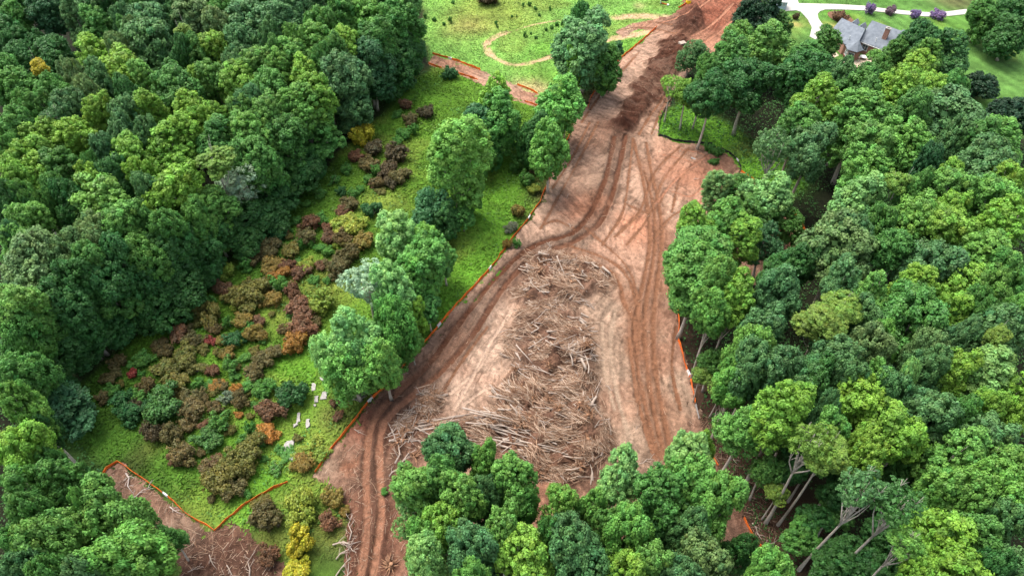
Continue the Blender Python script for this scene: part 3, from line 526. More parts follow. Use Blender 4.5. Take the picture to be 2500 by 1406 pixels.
def finish_labels():
    buckets = {}
    for o, u, v, words, grp in PENDING:
        best = sorted(LMK, key=lambda l: math.hypot(l[0] - u, l[1] - v)); best = [l for l in best if math.hypot(l[0] - u, l[1] - v) > 16][0]
        d = direction(u - best[0], v - best[1]); buckets.setdefault((words, best[2], d), []).append((math.hypot(best[0] - u, best[1] - v), o))
    for (words, lm, d), L in buckets.items():
        L.sort(key=lambda t: t[0])
        for i, (_, o) in enumerate(L):
            pre = '' if len(L) == 1 else ('nearest ' if i == 0 else ORD[i] + ' nearest ')
            o["label"] = (pre + words + ' ' + d + ' the ' + lm)
TREES = {}
def tree(u, v, r, c, f, h, name=None, label=None, lean=None, group=None):
    cm, limbs, R0, vz, trunks = PROTO[f][int(abs(u * 7 + v * 13 + r)) % len(PROTO[f])]
    VZ = dict(o=.9, p=1.1, w=1.0, k=2.1, s=.95, n=1.2, b=.72)[f]
    rm = r / px_per_m(u, v, h * .75); za = max(h - rm * VZ, h * .5); p, t = G(u, v, za); rm = RK * r / (FPX / t)
    if EDGE is not None:      # trees at the forest edge stand on the forest side of it: lower ones carry foliage down to the grass
        while h > 2.0 * rm and poly_sdf(np.array([[p.x, p.y]]), EDGE)[0] > -1.0:
            h -= .75; za = max(h - rm * VZ, h * .5); p, t = G(u, v, za); rm = 1.2 * r / (FPX / t)
    if c in 'YZ': cz = rm * .9
    else: cz = max(rm * vz, FILL * h) if f in 'opwk' else rm * vz
    cz = min(cz, h * .485); zc = h - cz; rr = random.Random(u * 31 + v)
    root = empty(name or dict(n='pine_tree', o='oak_tree', p='poplar_tree', b='understory_tree').get(f, 'broadleaf_tree'), (p.x, p.y, 0), rr.uniform(0, 6.28))
    tag(root, label, 'tree', group)
    s = rm / R0; sz = cz / (R0 * vz)
    c1 = link("crown", cm, None, root, (0, 0, zc)); c1.scale = (s * rr.uniform(.86, 1.16), s * rr.uniform(.86, 1.16), sz * rr.uniform(.94, 1.06)); c1.rotation_euler = (rr.gauss(0, .09), rr.gauss(0, .09), 0)
    col = GAIN * np.array(TREE_COL[c]) * rr.uniform(.9, 1.12) * np.array([rr.uniform(.93, 1.08), 1, rr.uniform(.92, 1.08)]); c1.color = (*col, 1)
    key = 'm'
    if key not in trunks: trunks[key] = trunk_mesh("trunk", limbs, R0, vz, 16.0, len(PROTO[f]) * 3 + ord(f), f)
    # trunk prototype: crown centre at 16 m for R0; scaled to this tree
    tk = link("trunk", trunks[key], None, root); tk.scale = (s, s, zc / 16.0)
    if label is None: PENDING.append((root, u, v, CW[c] + ' ' + FW[f], None))
    return root
def rows(txt, hdef, fdef='o'):
    for e in txt.replace('\n', ';').split(';'):
        q = e.split()
        if not q: continue
        u, v, r, c = int(q[0]), int(q[1]), int(q[2]), q[3]; f = fdef; h = hdef
        for a in q[4:]:
            if a.isalpha(): f = a
            else: h = float(a)
        yield u, v, r, c, f, h
LEFT = """30 -30 44 D;95 -28 42 G p;165 -30 46 T;240 -26 42 D p;310 -28 44 G;375 -30 42 T;440 -28 44 D;505 -22 42 G p;570 -28 46 D;640 -26 44 G;710 -22 44 T;775 -18 42 D p;840 -40 44 G;905 -30 46 D p;970 -26 46 G p;-20 60 44 D;-15 160 40 G;555 8 34 G;420 40 26 D 19
25 28 32 G p;20 90 26 D b 18;110 25 38 P n;185 50 30 T k;236 45 38 G p;290 22 26 T;300 55 20 G p;355 38 44 T;462 18 42 O;80 92 22 D p 19;22 105 28 D 18;55 138 38 D 19;122 133 42 D 19
38 200 52 G p;52 258 34 G;125 208 34 G p;145 160 20 O p;180 182 30 O;226 178 32 T;216 216 32 O;225 126 43 B p;282 106 26 O;322 66 24 O;368 102 60 T;298 165 45 B p;357 190 25 L k;305 212 32 D;415 168 30 G p;440 112 27 D
425 216 54 G;476 108 36 G;358 250 38 B p;238 258 32 B p;295 258 35 T;160 260 38 T;100 248 32 G p;48 274 26 G;466 268 40 B p;478 170 26 B p
534 52 34 O;610 44 52 T;575 88 40 T;690 40 52 T;650 72 26 T;668 108 27 G;520 106 34 B p;570 132 37 T;716 82 27 L w;760 86 40 L p;780 44 36 G;840 16 42 G;892 46 60 L p;920 100 46 G p;985 38 46 G p;985 118 44 D;972 165 44 D 18
840 86 32 B p;716 125 38 L p;780 130 30 G;820 106 28 G p;896 130 42 P;908 188 40 P 17;620 150 42 L p;680 150 29 L p;745 172 40 B p;515 172 32 L p;576 192 44 B p;656 200 46 G p;768 220 42 B p;738 254 50 L p;600 240 36 T;575 266 36 L p;650 268 42 L p;520 272 28 B p;948 198 34 D 15
40 308 44 G;125 284 25 T s;14 345 30 L;112 330 42 B p;180 318 44 B p;60 368 48 B;35 418 42 B;92 412 46 B p;155 402 50 G p;202 396 26 G;250 346 35 T;285 304 35 T;345 310 30 T;325 376 46 B p;400 350 50 B p;456 310 44 B p;266 410 34 D;221 426 32 B p;336 402 28 B p;350 440 32 T
430 460 62 B p;244 480 56 L p;160 460 40 D;60 525 40 L p;15 546 28 T;115 442 34 G;60 458 32 G;20 482 42 D;302 532 46 L p;335 494 26 G p;215 552 38 O;410 540 38 G;420 566 42 D;470 520 36 G
540 322 50 G p;610 310 45 L p;620 372 46 G;690 326 50 G p;768 338 48 G p;530 400 38 Z p;640 394 48 G p;520 492 42 L p;725 430 46 D 17;755 395 38 D 16;665 480 42 D 16;655 530 38 D 13;592 530 46 D 18;525 556 30 L p;590 590 34 D 13
15 572 35 L p;70 582 30 A;75 630 56 O;146 596 42 O;206 604 46 G;276 606 42 D;342 602 42 G;392 602 40 D;424 614 44 D;255 660 50 D;342 650 42 D;392 662 46 D;424 706 56 D 15;180 656 42 D;52 736 54 L p;110 772 42 G p;40 800 46 G;265 716 48 G p
150 710 46 D;216 722 34 D;190 762 42 D;256 782 42 D;200 812 42 D 18;292 802 44 D 15;382 742 48 D 14;130 820 42 D 19;60 832 38 D;490 610 44 D 16;505 560 36 D 18;466 686 26 G b 9;40 890 52 G;132 872 46 D 17;192 868 42 D 14;98 932 44 D 15;150 938 30 D 11;500 660 34 D 11;345 770 36 D 13
30 966 42 L p;36 1066 54 B;112 1122 30 G 16;40 1152 48 G p;122 1152 42 G p 20;236 1214 58 L;182 1216 27 L;120 1300 60 L;286 1334 76 L;40 1312 42 G;30 1382 42 T;110 1392 46 G;202 1384 42 T;386 1386 42 Z w 12;330 1242 26 G w 12;402 1302 30 G w 11;60 1232 44 G;70 1020 30 D 17"""
MID = """1425 20 30 D 20;1430 98 64 T p 21;1482 150 24 D w 12;1402 142 16 B k 16;1362 222 44 L p 19;1345 318 42 L p 20;1305 318 26 D k 15;1215 200 38 B p 20;1212 262 54 G p 19;1165 292 38 P n 16;1222 346 25 G b 7;1112 378 54 L k 25;1050 500 52 P w 12;1082 520 36 D o 9;1052 605 40 G p 15;1030 560 36 L p 17;1000 670 40 G p 14;1290 330 26 D o 11;1180 330 36 D o 12;1140 470 26 G o 8;1478 135 30 G p 15;1130 522 22 G b 6;1085 640 30 G b 8;1046 752 28 D b 8;1004 842 26 G b 7;1170 372 30 G o 10;1235 300 28 D o 10;1020 640 36 L p 16
978 545 46 A p 19;1022 604 48 G p 18;955 676 48 A p 19;1012 745 24 B p 12;892 684 56 W s 17;955 766 50 G 17;864 782 58 A p 20;796 826 42 A w 16;852 876 54 L w 15;930 862 46 L p 16;985 812 34 G w 10;1384 232 18 L k 15;1508 116 15 P n 9"""
RIGHT = """1690 118 28 T w 11;1640 204 26 B s 13;1682 212 26 B w 14;1855 24 46 X p 17;1902 48 26 G p 12;1806 74 26 L p 15;1890 94 52 L p 18;1786 122 36 G p 19;1726 158 26 G 19;1740 204 36 D 20;1832 180 48 D 20;1960 180 54 D 22;2020 100 31 G n 14;1984 132 33 G 15;2062 166 30 T;2198 116 26 G n 13;2250 84 37 D 16;2326 114 44 D p 16;2272 122 30 L p 15;2148 140 20 L b 5;2150 166 24 G 20
2240 164 38 B p;2190 212 46 B p;2270 204 40 B p;2230 262 42 G;2004 224 44 B p;2102 206 46 G;2332 190 34 G;2380 206 35 X b 6;2472 274 45 X 14;2320 284 66 T;2112 268 58 L p;1960 290 42 G p;1886 350 40 T s 21;1985 335 50 T 23;2128 340 48 L p;2216 344 52 L p;2120 396 40 L p
2284 376 31 P;2350 316 32 T;2336 406 29 B p;2410 390 52 T;2450 326 52 L p;2470 430 36 B p;2382 318 34 G p;2126 464 62 A p 25;2195 440 23 Z;2236 450 26 L p;2320 450 42 L p;2260 420 28 G;2420 480 56 L p;2330 496 38 B p;2492 500 30 L p;2246 520 50 L p;2300 546 54 B p;2440 536 50 B p;2170 532 36 G;2080 548 38 T
1747 456 25 A k 14;1810 452 36 G w 13;1888 450 46 A p 18;1854 512 42 G n 14;1700 528 36 B p 19;1762 532 48 L p 19;1706 598 56 L 20;1822 580 28 B k 18;1935 536 33 G w 12;1876 576 38 P w 14;1702 660 58 L 21;1772 662 38 L;1800 700 38 B p;1755 716 31 L p;2060 590 68 O;1965 626 38 D 19;1905 644 36 D 18;1905 700 50 T
1870 780 46 T p;1836 830 52 L;2052 745 38 Z;2076 660 40 T p;2150 690 36 L p;2180 600 42 G n;2286 632 58 T;2420 620 62 L p;2366 668 40 B p;2250 674 38 B p;2246 746 64 G;2340 720 36 B p;2120 756 42 T;2012 790 38 Z;2440 692 40 L p;2480 640 36 G;2480 742 36 L;2410 742 36 G;2430 792 56 T;2436 816 25 Z;2342 800 30 T;2286 822 38 O
2182 800 36 L;2052 840 50 T p;2140 832 42 O;2070 890 46 T;2000 900 42 D;2100 940 54 B p;2156 904 32 L p;2196 932 34 T;2230 914 22 A;2180 1010 58 B p;2226 1032 50 B p;2286 986 52 T;2366 1002 38 G;2350 890 46 B p;2406 892 52 A p;2432 980 46 B p;2480 930 46 B p;2486 1002 32 B p;2282 870 36 T;2046 1036 36 L p;2024 1000 32 T
2122 1062 34 B p;2140 1102 36 B p;2022 1096 40 Z;2352 1100 54 L p;2420 1050 46 T p;2460 1112 46 L p;2224 1102 34 G 17;2330 1182 62 L;2402 1152 52 L;2452 1192 54 L;2310 1292 66 B p;2350 1372 54 B p;2282 1384 38 B p;2420 1290 55 G;2470 1252 46 T;2480 1352 46 T;2430 1374 40 D;2225 1322 40 L s
1715 916 20 Z w 9;1798 920 38 L p 20;1746 870 32 G w 12;1850 862 46 T;1902 882 46 T;1980 902 42 T;1760 946 22 Z w 10;1815 1040 48 L w 17;1925 984 54 B p 26;1996 1076 48 Z s 26;1960 1000 40 D 19;1900 1202 22 Z w 10;2110 1192 48 T s 27;2196 1226 48 D s 27;2040 1250 32 G b 9;2060 1352 46 D 11;2150 1384 46 D 12;1960 1300 36 G b 8;2012 1392 36 D b 9;1992 1262 30 D b 9;1950 1120 40 D 14;2060 1180 40 D 14;2170 1290 40 D 13;2250 1220 40 D 15;1880 1130 30 G w 13"""
BOT = """1095 1086 56 T 22;1183 1102 35 L p 22;1256 1152 46 L p 23;1264 1222 40 G 19;1020 1170 52 L p 22;1075 1150 42 G p 22;1130 1186 44 L p;1192 1186 38 T 21;1000 1240 36 A w 17;1080 1256 46 B p 22;1156 1316 60 T;1226 1262 40 L p;1284 1344 58 B p;1156 1390 46 L p 26;1040 1352 55 A w 23;1036 1298 46 L 20
1366 1222 44 L w 20;1390 1300 52 T;1420 1352 60 T;1345 1272 32 G;1516 1144 46 A p 23;1450 1196 30 L p 21;1546 1266 52 L;1490 1252 40 G 20;1626 1192 56 G p;1696 1086 48 A p;1690 1150 50 L p;1736 1056 24 B p 21;1760 1196 56 L;1700 1272 42 T;1736 1352 66 O;1680 1390 50 T;1890 1380 58 L;1526 1366 48 B p;1606 1346 40 L p;1580 1290 40 D 18;1810 1330 34 D 16;1476 1400 40 G 20"""
SPECIAL = {  # hand-written labels
    (96, 163): 'small yellow tree standing out of the upper left forest', (588, 450): 'silvery half-bare tree with white twigs at the left forest edge',
    (838, 205): 'tall grey-green oak with knobbly crown bulging over the meadow edge', (150, 1000): 'dark blue-green pine with a long bare grey trunk, lower left',
    (450, 76): 'small yellow-topped tree in the far part of the left forest', (1112, 372): 'tall bright green tree alone in the meadow strip, upper middle'}
tree(96, 163, 20, 'Y', 'w', 20, label=SPECIAL[(96, 163)]); tree(450, 76, 17, 'Z', 'w', 22, label=SPECIAL[(450, 76)])
tree(588, 450, 50, 'W', 's', 20, label=SPECIAL[(588, 450)]); tree(836, 196, 56, 'T', 'o', 24, label=SPECIAL[(838, 205)]); tree(852, 250, 50, 'T', 'o', 18); tree(150, 1000, 60, 'P', 'n', 20, label=SPECIAL[(150, 1000)])
for a in rows(LEFT, 22): tree(*a)
FILL = .455; EDGE = None
GAIN = 1.3
for a in rows(MID, 18, 'o'): tree(*a)
GAIN = 1.0
FILL = .28; RK = 1.28
for a in rows(RIGHT, 24): tree(*a)
RK = 1.2
for a in rows(BOT, 24): tree(*a)
for u, v, r, c, l in [(2405, 30, 36, 'G', 'large round green tree at the end of the driveway'), (2472, 18, 36, 'D', 'dark tree filling the top right corner of the photo'), (2475, 75, 38, 'D', 'dark tree below the top right corner, beside the lawn')]:
    tree(u, v, r, c, 'o', 12, label=l)
# ------------------------------------------------------------------ shrubs of the overgrown field
def shrub_mesh(seed, leggy=False):
    global rng
    rng = np.random.default_rng(seed); n = int(rng.integers(13, 19)); L = []; rad = []
    for i in range(n):
        a = rng.uniform(0, 6.28); q = rng.uniform(.15, .95); L.append([math.cos(a) * q, math.sin(a) * q, rng.uniform(.35, .95 if not leggy else 1.5)]); rad.append(rng.uniform(.14, .34))
    L = np.array(L); VV, FF, TT = [], [], []; off = 0
    for c, r in zip(L, rad):
        m = 16 if not leggy else 9
        for d in rdir(m):
            if d[2] < -.6: continue
            cc = c + d * r * rng.uniform(.8, 1.05); k = 26; e = unit(rdir(k) + .5 * d + [0, 0, .3]); pos = cc + e * rng.uniform(.07, .20) * rng.uniform(.4, 1.5, (k, 1))
            nn = unit(e + [0, 0, .35] + rdir(k) * .6); ct = rng.normal(1, .13); hu = rng.normal(0, .08)
            t = np.clip(ct * rng.uniform(.75, 1.3, (k, 1)) * (1 + np.array([hu, 0, -hu * .5])), .35, 1.8)
            V, F, T = leaf_quads(pos, nn, .095, t); VV.append(V); FF.append(F + off); TT.append(T); off += len(V)
    i = rng.integers(len(L), size=500); pos = L[i] + rdir(500) * (np.array(rad)[i] * rng.random(500) ** .4 * .8)[:, None]; pos[:, 2] = np.maximum(pos[:, 2] * rng.uniform(.2, 1, 500), .05)
    V, F, T = leaf_quads(pos, unit(rdir(500) + [0, 0, .6]), .17, np.ones((500, 3)) * .9); VV.append(V); FF.append(F + off); TT.append(T)
    me = mesh_arrays("foliage", np.vstack(VV), np.vstack(FF), np.vstack(TT)); me.materials.append(M['leaf'])
    mb = MB()
    for c in L[:7]: mb.tube([(0, 0, -.05), (c[0] * .35, c[1] * .35, c[2] * .5), (c[0], c[1], c[2])], [.035, .025, .008], 5)
    st = mb.mesh("stem", True); st.materials.append(M['bark']); return me, st
SHR = [shrub_mesh(500 + i) for i in range(6)]; SHRL = [shrub_mesh(600 + i, True) for i in range(3)]
SC = dict(N=(.118, .096, .034), S=(.135, .130, .030), R=(.150, .078, .040), E=(.30, .150, .032), Y=(.38, .36, .03), g=(.075, .200, .034), d=(.030, .105, .028), t=(.060, .150, .034), y=(.20, .26, .035), K=(.082, .064, .030), C=(.24, .050, .038), q=(.20, .15, .035), p=(.22, .15, .30), m=(.17, .12, .15), h=(.16, .19, .11))
SW = dict(N='brown', S='olive-brown', R='reddish brown', E='orange', Y='yellow', g='bright green', d='dark green', t='blue-green', y='yellow-green', K='dark brown', C='crimson', q='golden brown', h='pale grey-green')
def shrub(u, v, r, c, hs=.95, label=None, name='shrub', cat='shrub'):
    key = int(u * 3 + v * 5 + r); leggy = c in 'gyth' and key % 3 == 0; fm, st = (SHRL if leggy else SHR)[key % (3 if leggy else 6)]
    rr = random.Random(u * 17 + v); rm = 1.1 * r / px_per_m(u, v, 1.0); hz = rm * hs; p, t = G(u, v, hz * .55)
    root = empty(name, (p.x, p.y, 0), rr.uniform(0, 6.28)); tag(root, label, cat, None)
    a = link("foliage", fm, None, root); a.scale = (rm * rr.uniform(.8, 1.3), rm * rr.uniform(.75, 1.15), hz * rr.uniform(.85, 1.2)); a.rotation_euler = (rr.gauss(0, .12), rr.gauss(0, .12), 0); a.color = (*(np.array(SC[c]) * rr.uniform(.88, 1.12) * np.array([rr.uniform(.9, 1.1), 1, 1])), 1)
    b = link("stem", st, None, root); b.scale = (rm, rm, hz)
    if label is None: PENDING.append((root, u, v, ('big ' if r >= 32 else 'little ' if r < 14 else '') + SW[c] + ' shrub', None))
    return root
FIELD = """882 330 27 Y 1.4;908 362 27 K;966 380 29 K;870 380 18 R;945 420 25 K;902 402 22 N;976 432 22 N;920 416 15 g 1.3;905 412 11 g;925 446 18 N;912 448 14 R;850 416 15 g;960 448 18 K;990 258 17 R;1000 294 17 N;1041 275 19 K;970 282 13 g;986 334 17 g;968 348 14 g;1010 320 14 g
855 540 34 y;850 502 22 N;838 516 18 R;910 515 21 d;790 535 15 g 1.2;756 552 20 R;800 556 14 R;722 542 15 g;776 472 15 g;812 442 13 g;834 470 13 d;866 478 13 g;700 560 14 g;745 500 12 g;880 465 10 g
745 582 26 N;805 578 20 R 1.2;836 578 23 N;882 588 25 q;850 622 24 N;818 652 27 N;838 634 20 N;662 600 24 N;706 612 25 S;676 574 20 d;694 572 12 R;620 632 19 N;640 612 16 N;758 598 8 g 1.5;737 604 10 g 1.5;820 601 9 y 1.5;802 616 14 g;752 646 21 y;725 636 10 g;662 646 25 q;684 672 22 E;702 648 17 R;736 668 22 R;784 646 16 R;594 646 13 g 1.5;602 662 10 g;545 664 24 y;546 702 22 R;642 690 20 N;605 700 18 S;625 716 33 S;682 704 26 g;714 716 24 R;665 737 22 q;572 732 26 S;602 748 24 S;512 770 32 S;516 736 13 g;574 752 10 y 1.5;592 782 22 q;560 792 12 g 1.3;788 736 28 y;770 760 16 y;732 760 26 R;742 802 27 R;772 790 16 N;690 805 16 N;630 786 14 R;632 816 24 q;576 826 23 d;602 804 12 g;526 802 18 N;512 831 15 C;542 832 17 q;582 842 10 y 1.4;720 836 35 E;482 762 20 S;436 806 27 R;476 832 24 N;392 842 20 N
285 886 23 N;266 922 22 N;356 876 20 g;326 896 13 g;321 916 14 C;402 856 22 N;452 872 31 S;402 906 29 S;432 932 26 S;356 942 22 N;274 952 20 g;250 972 17 N;301 976 26 d;312 1010 25 d;346 968 17 g;402 984 40 t 1.2;346 1002 16 K;382 1052 28 K;422 1060 28 N;456 1044 8 g 1.4;461 1000 30 N;476 962 22 N;330 985 18 K;366 1000 20 d
620 910 25 N;566 896 20 g;482 940 16 g;526 940 16 E;578 950 14 E 1.3;592 976 24 N;550 972 18 h;610 944 19 g;650 954 26 g;702 966 36 d;545 1026 30 g;583 1012 10 E;656 1006 34 R;656 1050 25 E;612 1050 18 g 1.2;500 1036 14 R;500 1076 28 t;455 1110 34 N;620 1092 34 S;582 1122 34 S;546 1166 42 S;510 1140 24 N;526 1126 18 R;560 1116 10 g 1.5;456 1042 19 N;640 1080 12 g;560 1196 26 N;600 1145 22 S;430 1120 20 R;540 860 16 S;660 870 22 N;640 886 18 N;560 860 18 q;598 870 13 g;520 906 18 R;500 970 16 N;440 960 18 S;540 940 14 N;480 900 22 S;430 985 14 g;520 990 18 N
746 1112 22 y;736 1140 25 q;652 1268 36 N;732 1240 44 y;640 1230 22 S;816 1206 28 q;806 1276 24 R;726 1324 34 Y 1.3;721 1386 28 Y;651 1350 29 R;822 1016 15 R;820 986 12 R;682 1142 20 g .5;704 1106 16 g .5;770 1080 18 y .5;840 1250 14 q;790 1110 18 y .6;850 930 24 h .7;885 940 26 h .7;870 965 18 h .6;1290 442 19 g 1.2;1276 402 21 g 1.3;1260 516 19 q;1302 462 14 y;1236 595 13 q 1.2;1246 556 14 h;1306 420 13 N;1258 600 12 g;1096 180 17 d;990 800 16 h;1010 820 14 d
1748 372 20 g .7;1730 362 14 g .7;940 1200 10 g;1745 398 10 g"""
fr = random.Random(5)
FIELD += ';' + ';'.join('%d %d %d %s' % (u + fr.uniform(-9, 9), v + fr.uniform(-9, 9), fr.randint(9, 15), c) for u, v, c in [(840, 590, 'S'), (775, 600, 'g'), (700, 585, 'S'), (640, 650, 'S'), (760, 690, 'g'), (655, 770, 'S'), (545, 740, 'g'), (480, 800, 'S'), (460, 810, 'N'), (505, 850, 'S'), (470, 860, 'g'), (420, 880, 'S'), (385, 900, 'N'), (350, 910, 'g'), (300, 930, 'S'), (500, 930, 'g'), (455, 920, 'S'), (410, 960, 'S'), (520, 965, 'S'), (570, 930, 'g'), (600, 960, 'S'), (540, 1000, 'N'), (495, 1010, 'S'), (440, 1020, 'g'), (630, 980, 'g'), (680, 990, 'S'), (620, 1020, 'S'), (570, 1060, 'S'), (530, 1080, 'g'), (480, 1110, 'N'), (600, 1070, 'g'), (510, 1180, 'S'), (570, 1160, 'g'), (520, 1220, 'N'), (700, 640, 'S'), (720, 760, 'g'), (650, 840, 'g'), (620, 860, 'S'), (700, 870, 'g'), (580, 900, 'S'), (870, 600, 'S'), (800, 690, 'g'), (850, 560, 'S'), (930, 460, 'S'), (890, 440, 'g'), (945, 395, 'N'), (930, 360, 'g'), (680, 1100, 'g'), (640, 1120, 'g'), (720, 1070, 'S'), (600, 1210, 'g')])
for e in FIELD.replace('\n', ';').split(';'):
    q = e.split(); shrub(int(q[0]), int(q[1]), int(q[2]), q[3], float(q[4]) if len(q) > 4 else .95)
for i, (u, v, c, l) in enumerate([(2122, 22, 'p', 'tall purple-flowered bush, leftmost along the driveway'), (2175, 27, 'm', 'brownish purple bush with faded flowers, second along the driveway'), (2233, 35, 'p', 'purple-flowered bush by the driveway, below the gap in its row'), (2290, 38, 'p', 'wide purple-flowered bush, rightmost along the driveway')]):
    shrub(u, v, 12.5, c, 1.5 if i == 0 else 1.15, l, 'flowering_bush', 'bush')
shrub(2058, 40, 17, 'R', 1.0, 'reddish brown bush on the mulch bed behind the brick house'); shrub(1945, 41, 7, 'K', 1.8, 'small dark conical bush on the lawn beside the driveway')
# saplings in the upper field
for u, v, r in [(1278, 14, 8), (1292, 12, 9), (1307, 22, 7), (1344, 24, 7), (1317, 38, 7), (1250, 42, 6), (1211, 58, 7), (1282, 88, 9), (1307, 92, 8), (1333, 73, 8), (1358, 60, 11), (1346, 66, 10), (1099, 53, 11), (1083, 59, 8), (1105, 6, 10), (1215, 66, 7), (1262, 40, 5), (1295, 82, 6), (1370, 58, 9), (1040, 40, 12), (1060, 48, 10)]:
    shrub(u, v, r * .46, 'g', 1.6, None, 'sapling', 'sapling')
shrub(1185, -4, 24, 'K', .7, 'brown dead bush cut off by the top edge of the photo')

# ------------------------------------------------------------------ silt fences: fabric, stakes, white tags
STK = MB(); STK.box((0, 0, .35), (.05, .05, 1.1)); STK = STK.mesh("stake"); STK.materials.append(M['stake'])
def fence(pts, color, label, tags=(), hgt=.62, pale_end=None):
    P = G2(pts); L = [P[0]]
    for a, b in zip(P[:-1], P[1:]):
        n = max(1, int(np.hypot(*(b - a)) / .5)); L += [a + (b - a) * k / n for k in range(1, n + 1)]
    L = np.array(L); rr = np.random.default_rng(int(abs(pts[0][0]) + len(pts))); k = np.arange(len(L))
    sag = .08 * np.sin(k * np.pi / 2.5); off = .10 * (vnoise(k * .31 + 5, k * .0) - .5) * 2
    d = np.gradient(L, axis=0); nrm = np.column_stack([-d[:, 1], d[:, 0]]); nrm /= np.maximum(np.linalg.norm(nrm, axis=1, keepdims=True), 1e-6)
    L = L + nrm * off[:, None]; lean = .22 * (vnoise(k * .17 + 30, k * 0.) - .35); top = hgt - sag - .25 * np.clip(vnoise(k * .23 + 3, k * 0.) - .72, 0, 1) * 2
    V = []; th = .02
    for i in range(len(L)):
        for zz, ln in ((-.1, 0), (top[i] * .5, lean[i] * .6), (top[i], lean[i])):
            for sgn in (-1, 1): q = L[i] + nrm[i] * (ln + sgn * th); V.append((q[0], q[1], zz))
    F = []
    for i in range(len(L) - 1):
        a, b = i * 6, i * 6 + 6
        for x, y in ((0, 2), (2, 4)): F += [(a + x, b + x, b + y, a + y), (a + x + 1, a + y + 1, b + y + 1, b + x + 1)]
        F.append((a + 4, b + 4, b + 5, a + 5))
    me = bpy.data.meshes.new("fabric"); me.from_pydata(V, [], F); me.update(); o0 = L[0]
    root = empty('silt_fence', (o0[0], o0[1], 0)); tag(root, label, 'fence')
    fb = link("fabric", me, M[color], root, (-o0[0], -o0[1], 0))
    for i in range(0, len(L), 5):
        s = link("stake", STK, None, root, (L[i][0] + nrm[i][0] * .06 - o0[0], L[i][1] + nrm[i][1] * .06 - o0[1], 0)); s.rotation_euler = (rr.normal(0, .05), rr.normal(0, .05), rr.uniform(0, 3))
    for tu, tv in tags:
        c = G2([(tu, tv)])[0]; i = int(np.argmin(np.hypot(*(L - c).T))); j = min(i + 2, len(L) - 1); i = max(0, j - 2); mb = MB(); q = [Vector((*L[m], 0)) for m in (i, j)]; n3 = Vector((*nrm[i], 0))
        vs = []
        for sg in (-.07, .10):
            for p0, ln in ((q[0], lean[i]), (q[1], lean[j])):
                for zz, f in ((.05, 0), (hgt * .98, 1)): vs.append(p0 + n3 * (ln * f + sg) + Vector((-o0[0], -o0[1], zz)))
        mb.add(vs, [(0, 1, 3, 2), (4, 6, 7, 5), (1, 5, 7, 3), (0, 2, 6, 4), (0, 4, 5, 1), (2, 3, 7, 6)]); mb.build("white_tag", M['white'], root)
    return root
fence([(770, 1155), (800, 1110), (848, 1050), (900, 985), (950, 935), (1000, 880), (1065, 805), (1120, 740), (1195, 662), (1250, 585), (1290, 537), (1306, 512), (1322, 488), (1345, 428), (1370, 385), (1382, 350), (1396, 318), (1404, 285)], 'orange', 'long orange silt fence between the meadow strip and the haul road', [(900, 988), (1068, 800), (1194, 664), (1291, 537)])
fence([(1435, 268), (1442, 242), (1462, 208), (1480, 180), (1520, 140), (1560, 108), (1604, 68)], 'orange', 'orange silt fence climbing between the upper field and dark soil', [(1455, 220)])
fence([(247, 1168), (262, 1144), (288, 1128), (300, 1136), (370, 1185), (410, 1215), (450, 1247), (490, 1276), (525, 1297), (560, 1265), (600, 1232), (640, 1208), (672, 1192), (704, 1180)], 'orange', 'zigzag orange silt fence around the lower left tip of the meadow', [(396, 1204)])
fence([(1056, 133), (1090, 143), (1120, 152), (1150, 164), (1172, 173)], 'orange', 'short orange fence on the upper side of the narrow dirt strip', [(1094, 144)])
fence([(1263, 209), (1290, 219), (1312, 231)], 'orange', 'short orange fence piece right of the yellowish strip tree, upper side')
fence([(1046, 157), (1062, 163), (1078, 169)], 'orange', 'short orange fence piece at the forest, lower side of dirt strip')
fence([(1116, 180), (1140, 188), (1166, 198)], 'orange', 'short orange fence piece behind the small dark bush on dirt strip')
fence([(1280, 250), (1300, 256), (1324, 266)], 'orange', 'orange fence piece below the narrow dirt strip, right of the strip trees')
fence([(1390, 266), (1402, 275), (1410, 270)], 'orange', 'tiny orange fence piece beside the tall slender trunk near the road')
fence([(1648, 218), (1640, 240), (1622, 268), (1610, 292), (1608, 332), (1650, 346), (1700, 351), (1738, 355)], 'black_fabric', 'black silt fence curving round the bright grass patch under trees')
fence([(1762, 366), (1784, 378), (1800, 394), (1808, 412), (1800, 428), (1788, 432)], 'black_fabric', 'short curved black silt fence round the small dirt heap', [(1798, 390)])
fence([(1808, 420), (1835, 438), (1858, 460)], 'orange', 'orange fence piece running down from the curved black fence')
fence([(1905, 500), (1930, 515), (1950, 538), (1962, 562), (1970, 590), (1978, 616)], 'orange', 'orange fence along the red soil clearing among the right trees', [(1910, 503)])
fence([(1637, 686), (1645, 715), (1653, 748), (1657, 790), (1652, 826), (1665, 860), (1676, 900), (1690, 950), (1697, 985)], 'orange', 'orange silt fence between the cleared ground and pale trunks on the right', [(1645, 714), (1678, 908)])
fence([(1697, 988), (1706, 1024)], 'slab', 'short pale grey silt fence continuing the right orange fence')
fence([(1728, 1095), (1738, 1115), (1752, 1138)], 'orange', 'short orange fence showing through the lower right tree edge')
fence([(1815, 1264), (1828, 1292), (1845, 1320), (1864, 1346)], 'orange', 'short red-orange fence on brown litter below the leaning trunks')
fence([(1032, 1278), (1000, 1310), (1003, 1345), (1006, 1380), (1007, 1425)], 'orange', 'orange fence bending beside the lower haul road and bottom trees')
fence([(1656, 22), (1670, 14), (1680, 8)], 'orange', 'tiny orange fence by the yellow drum at the top edge')
fence([(1768, 100), (1758, 112), (1750, 122)], 'black_fabric', 'short black fence at the foot of the red soil bank')
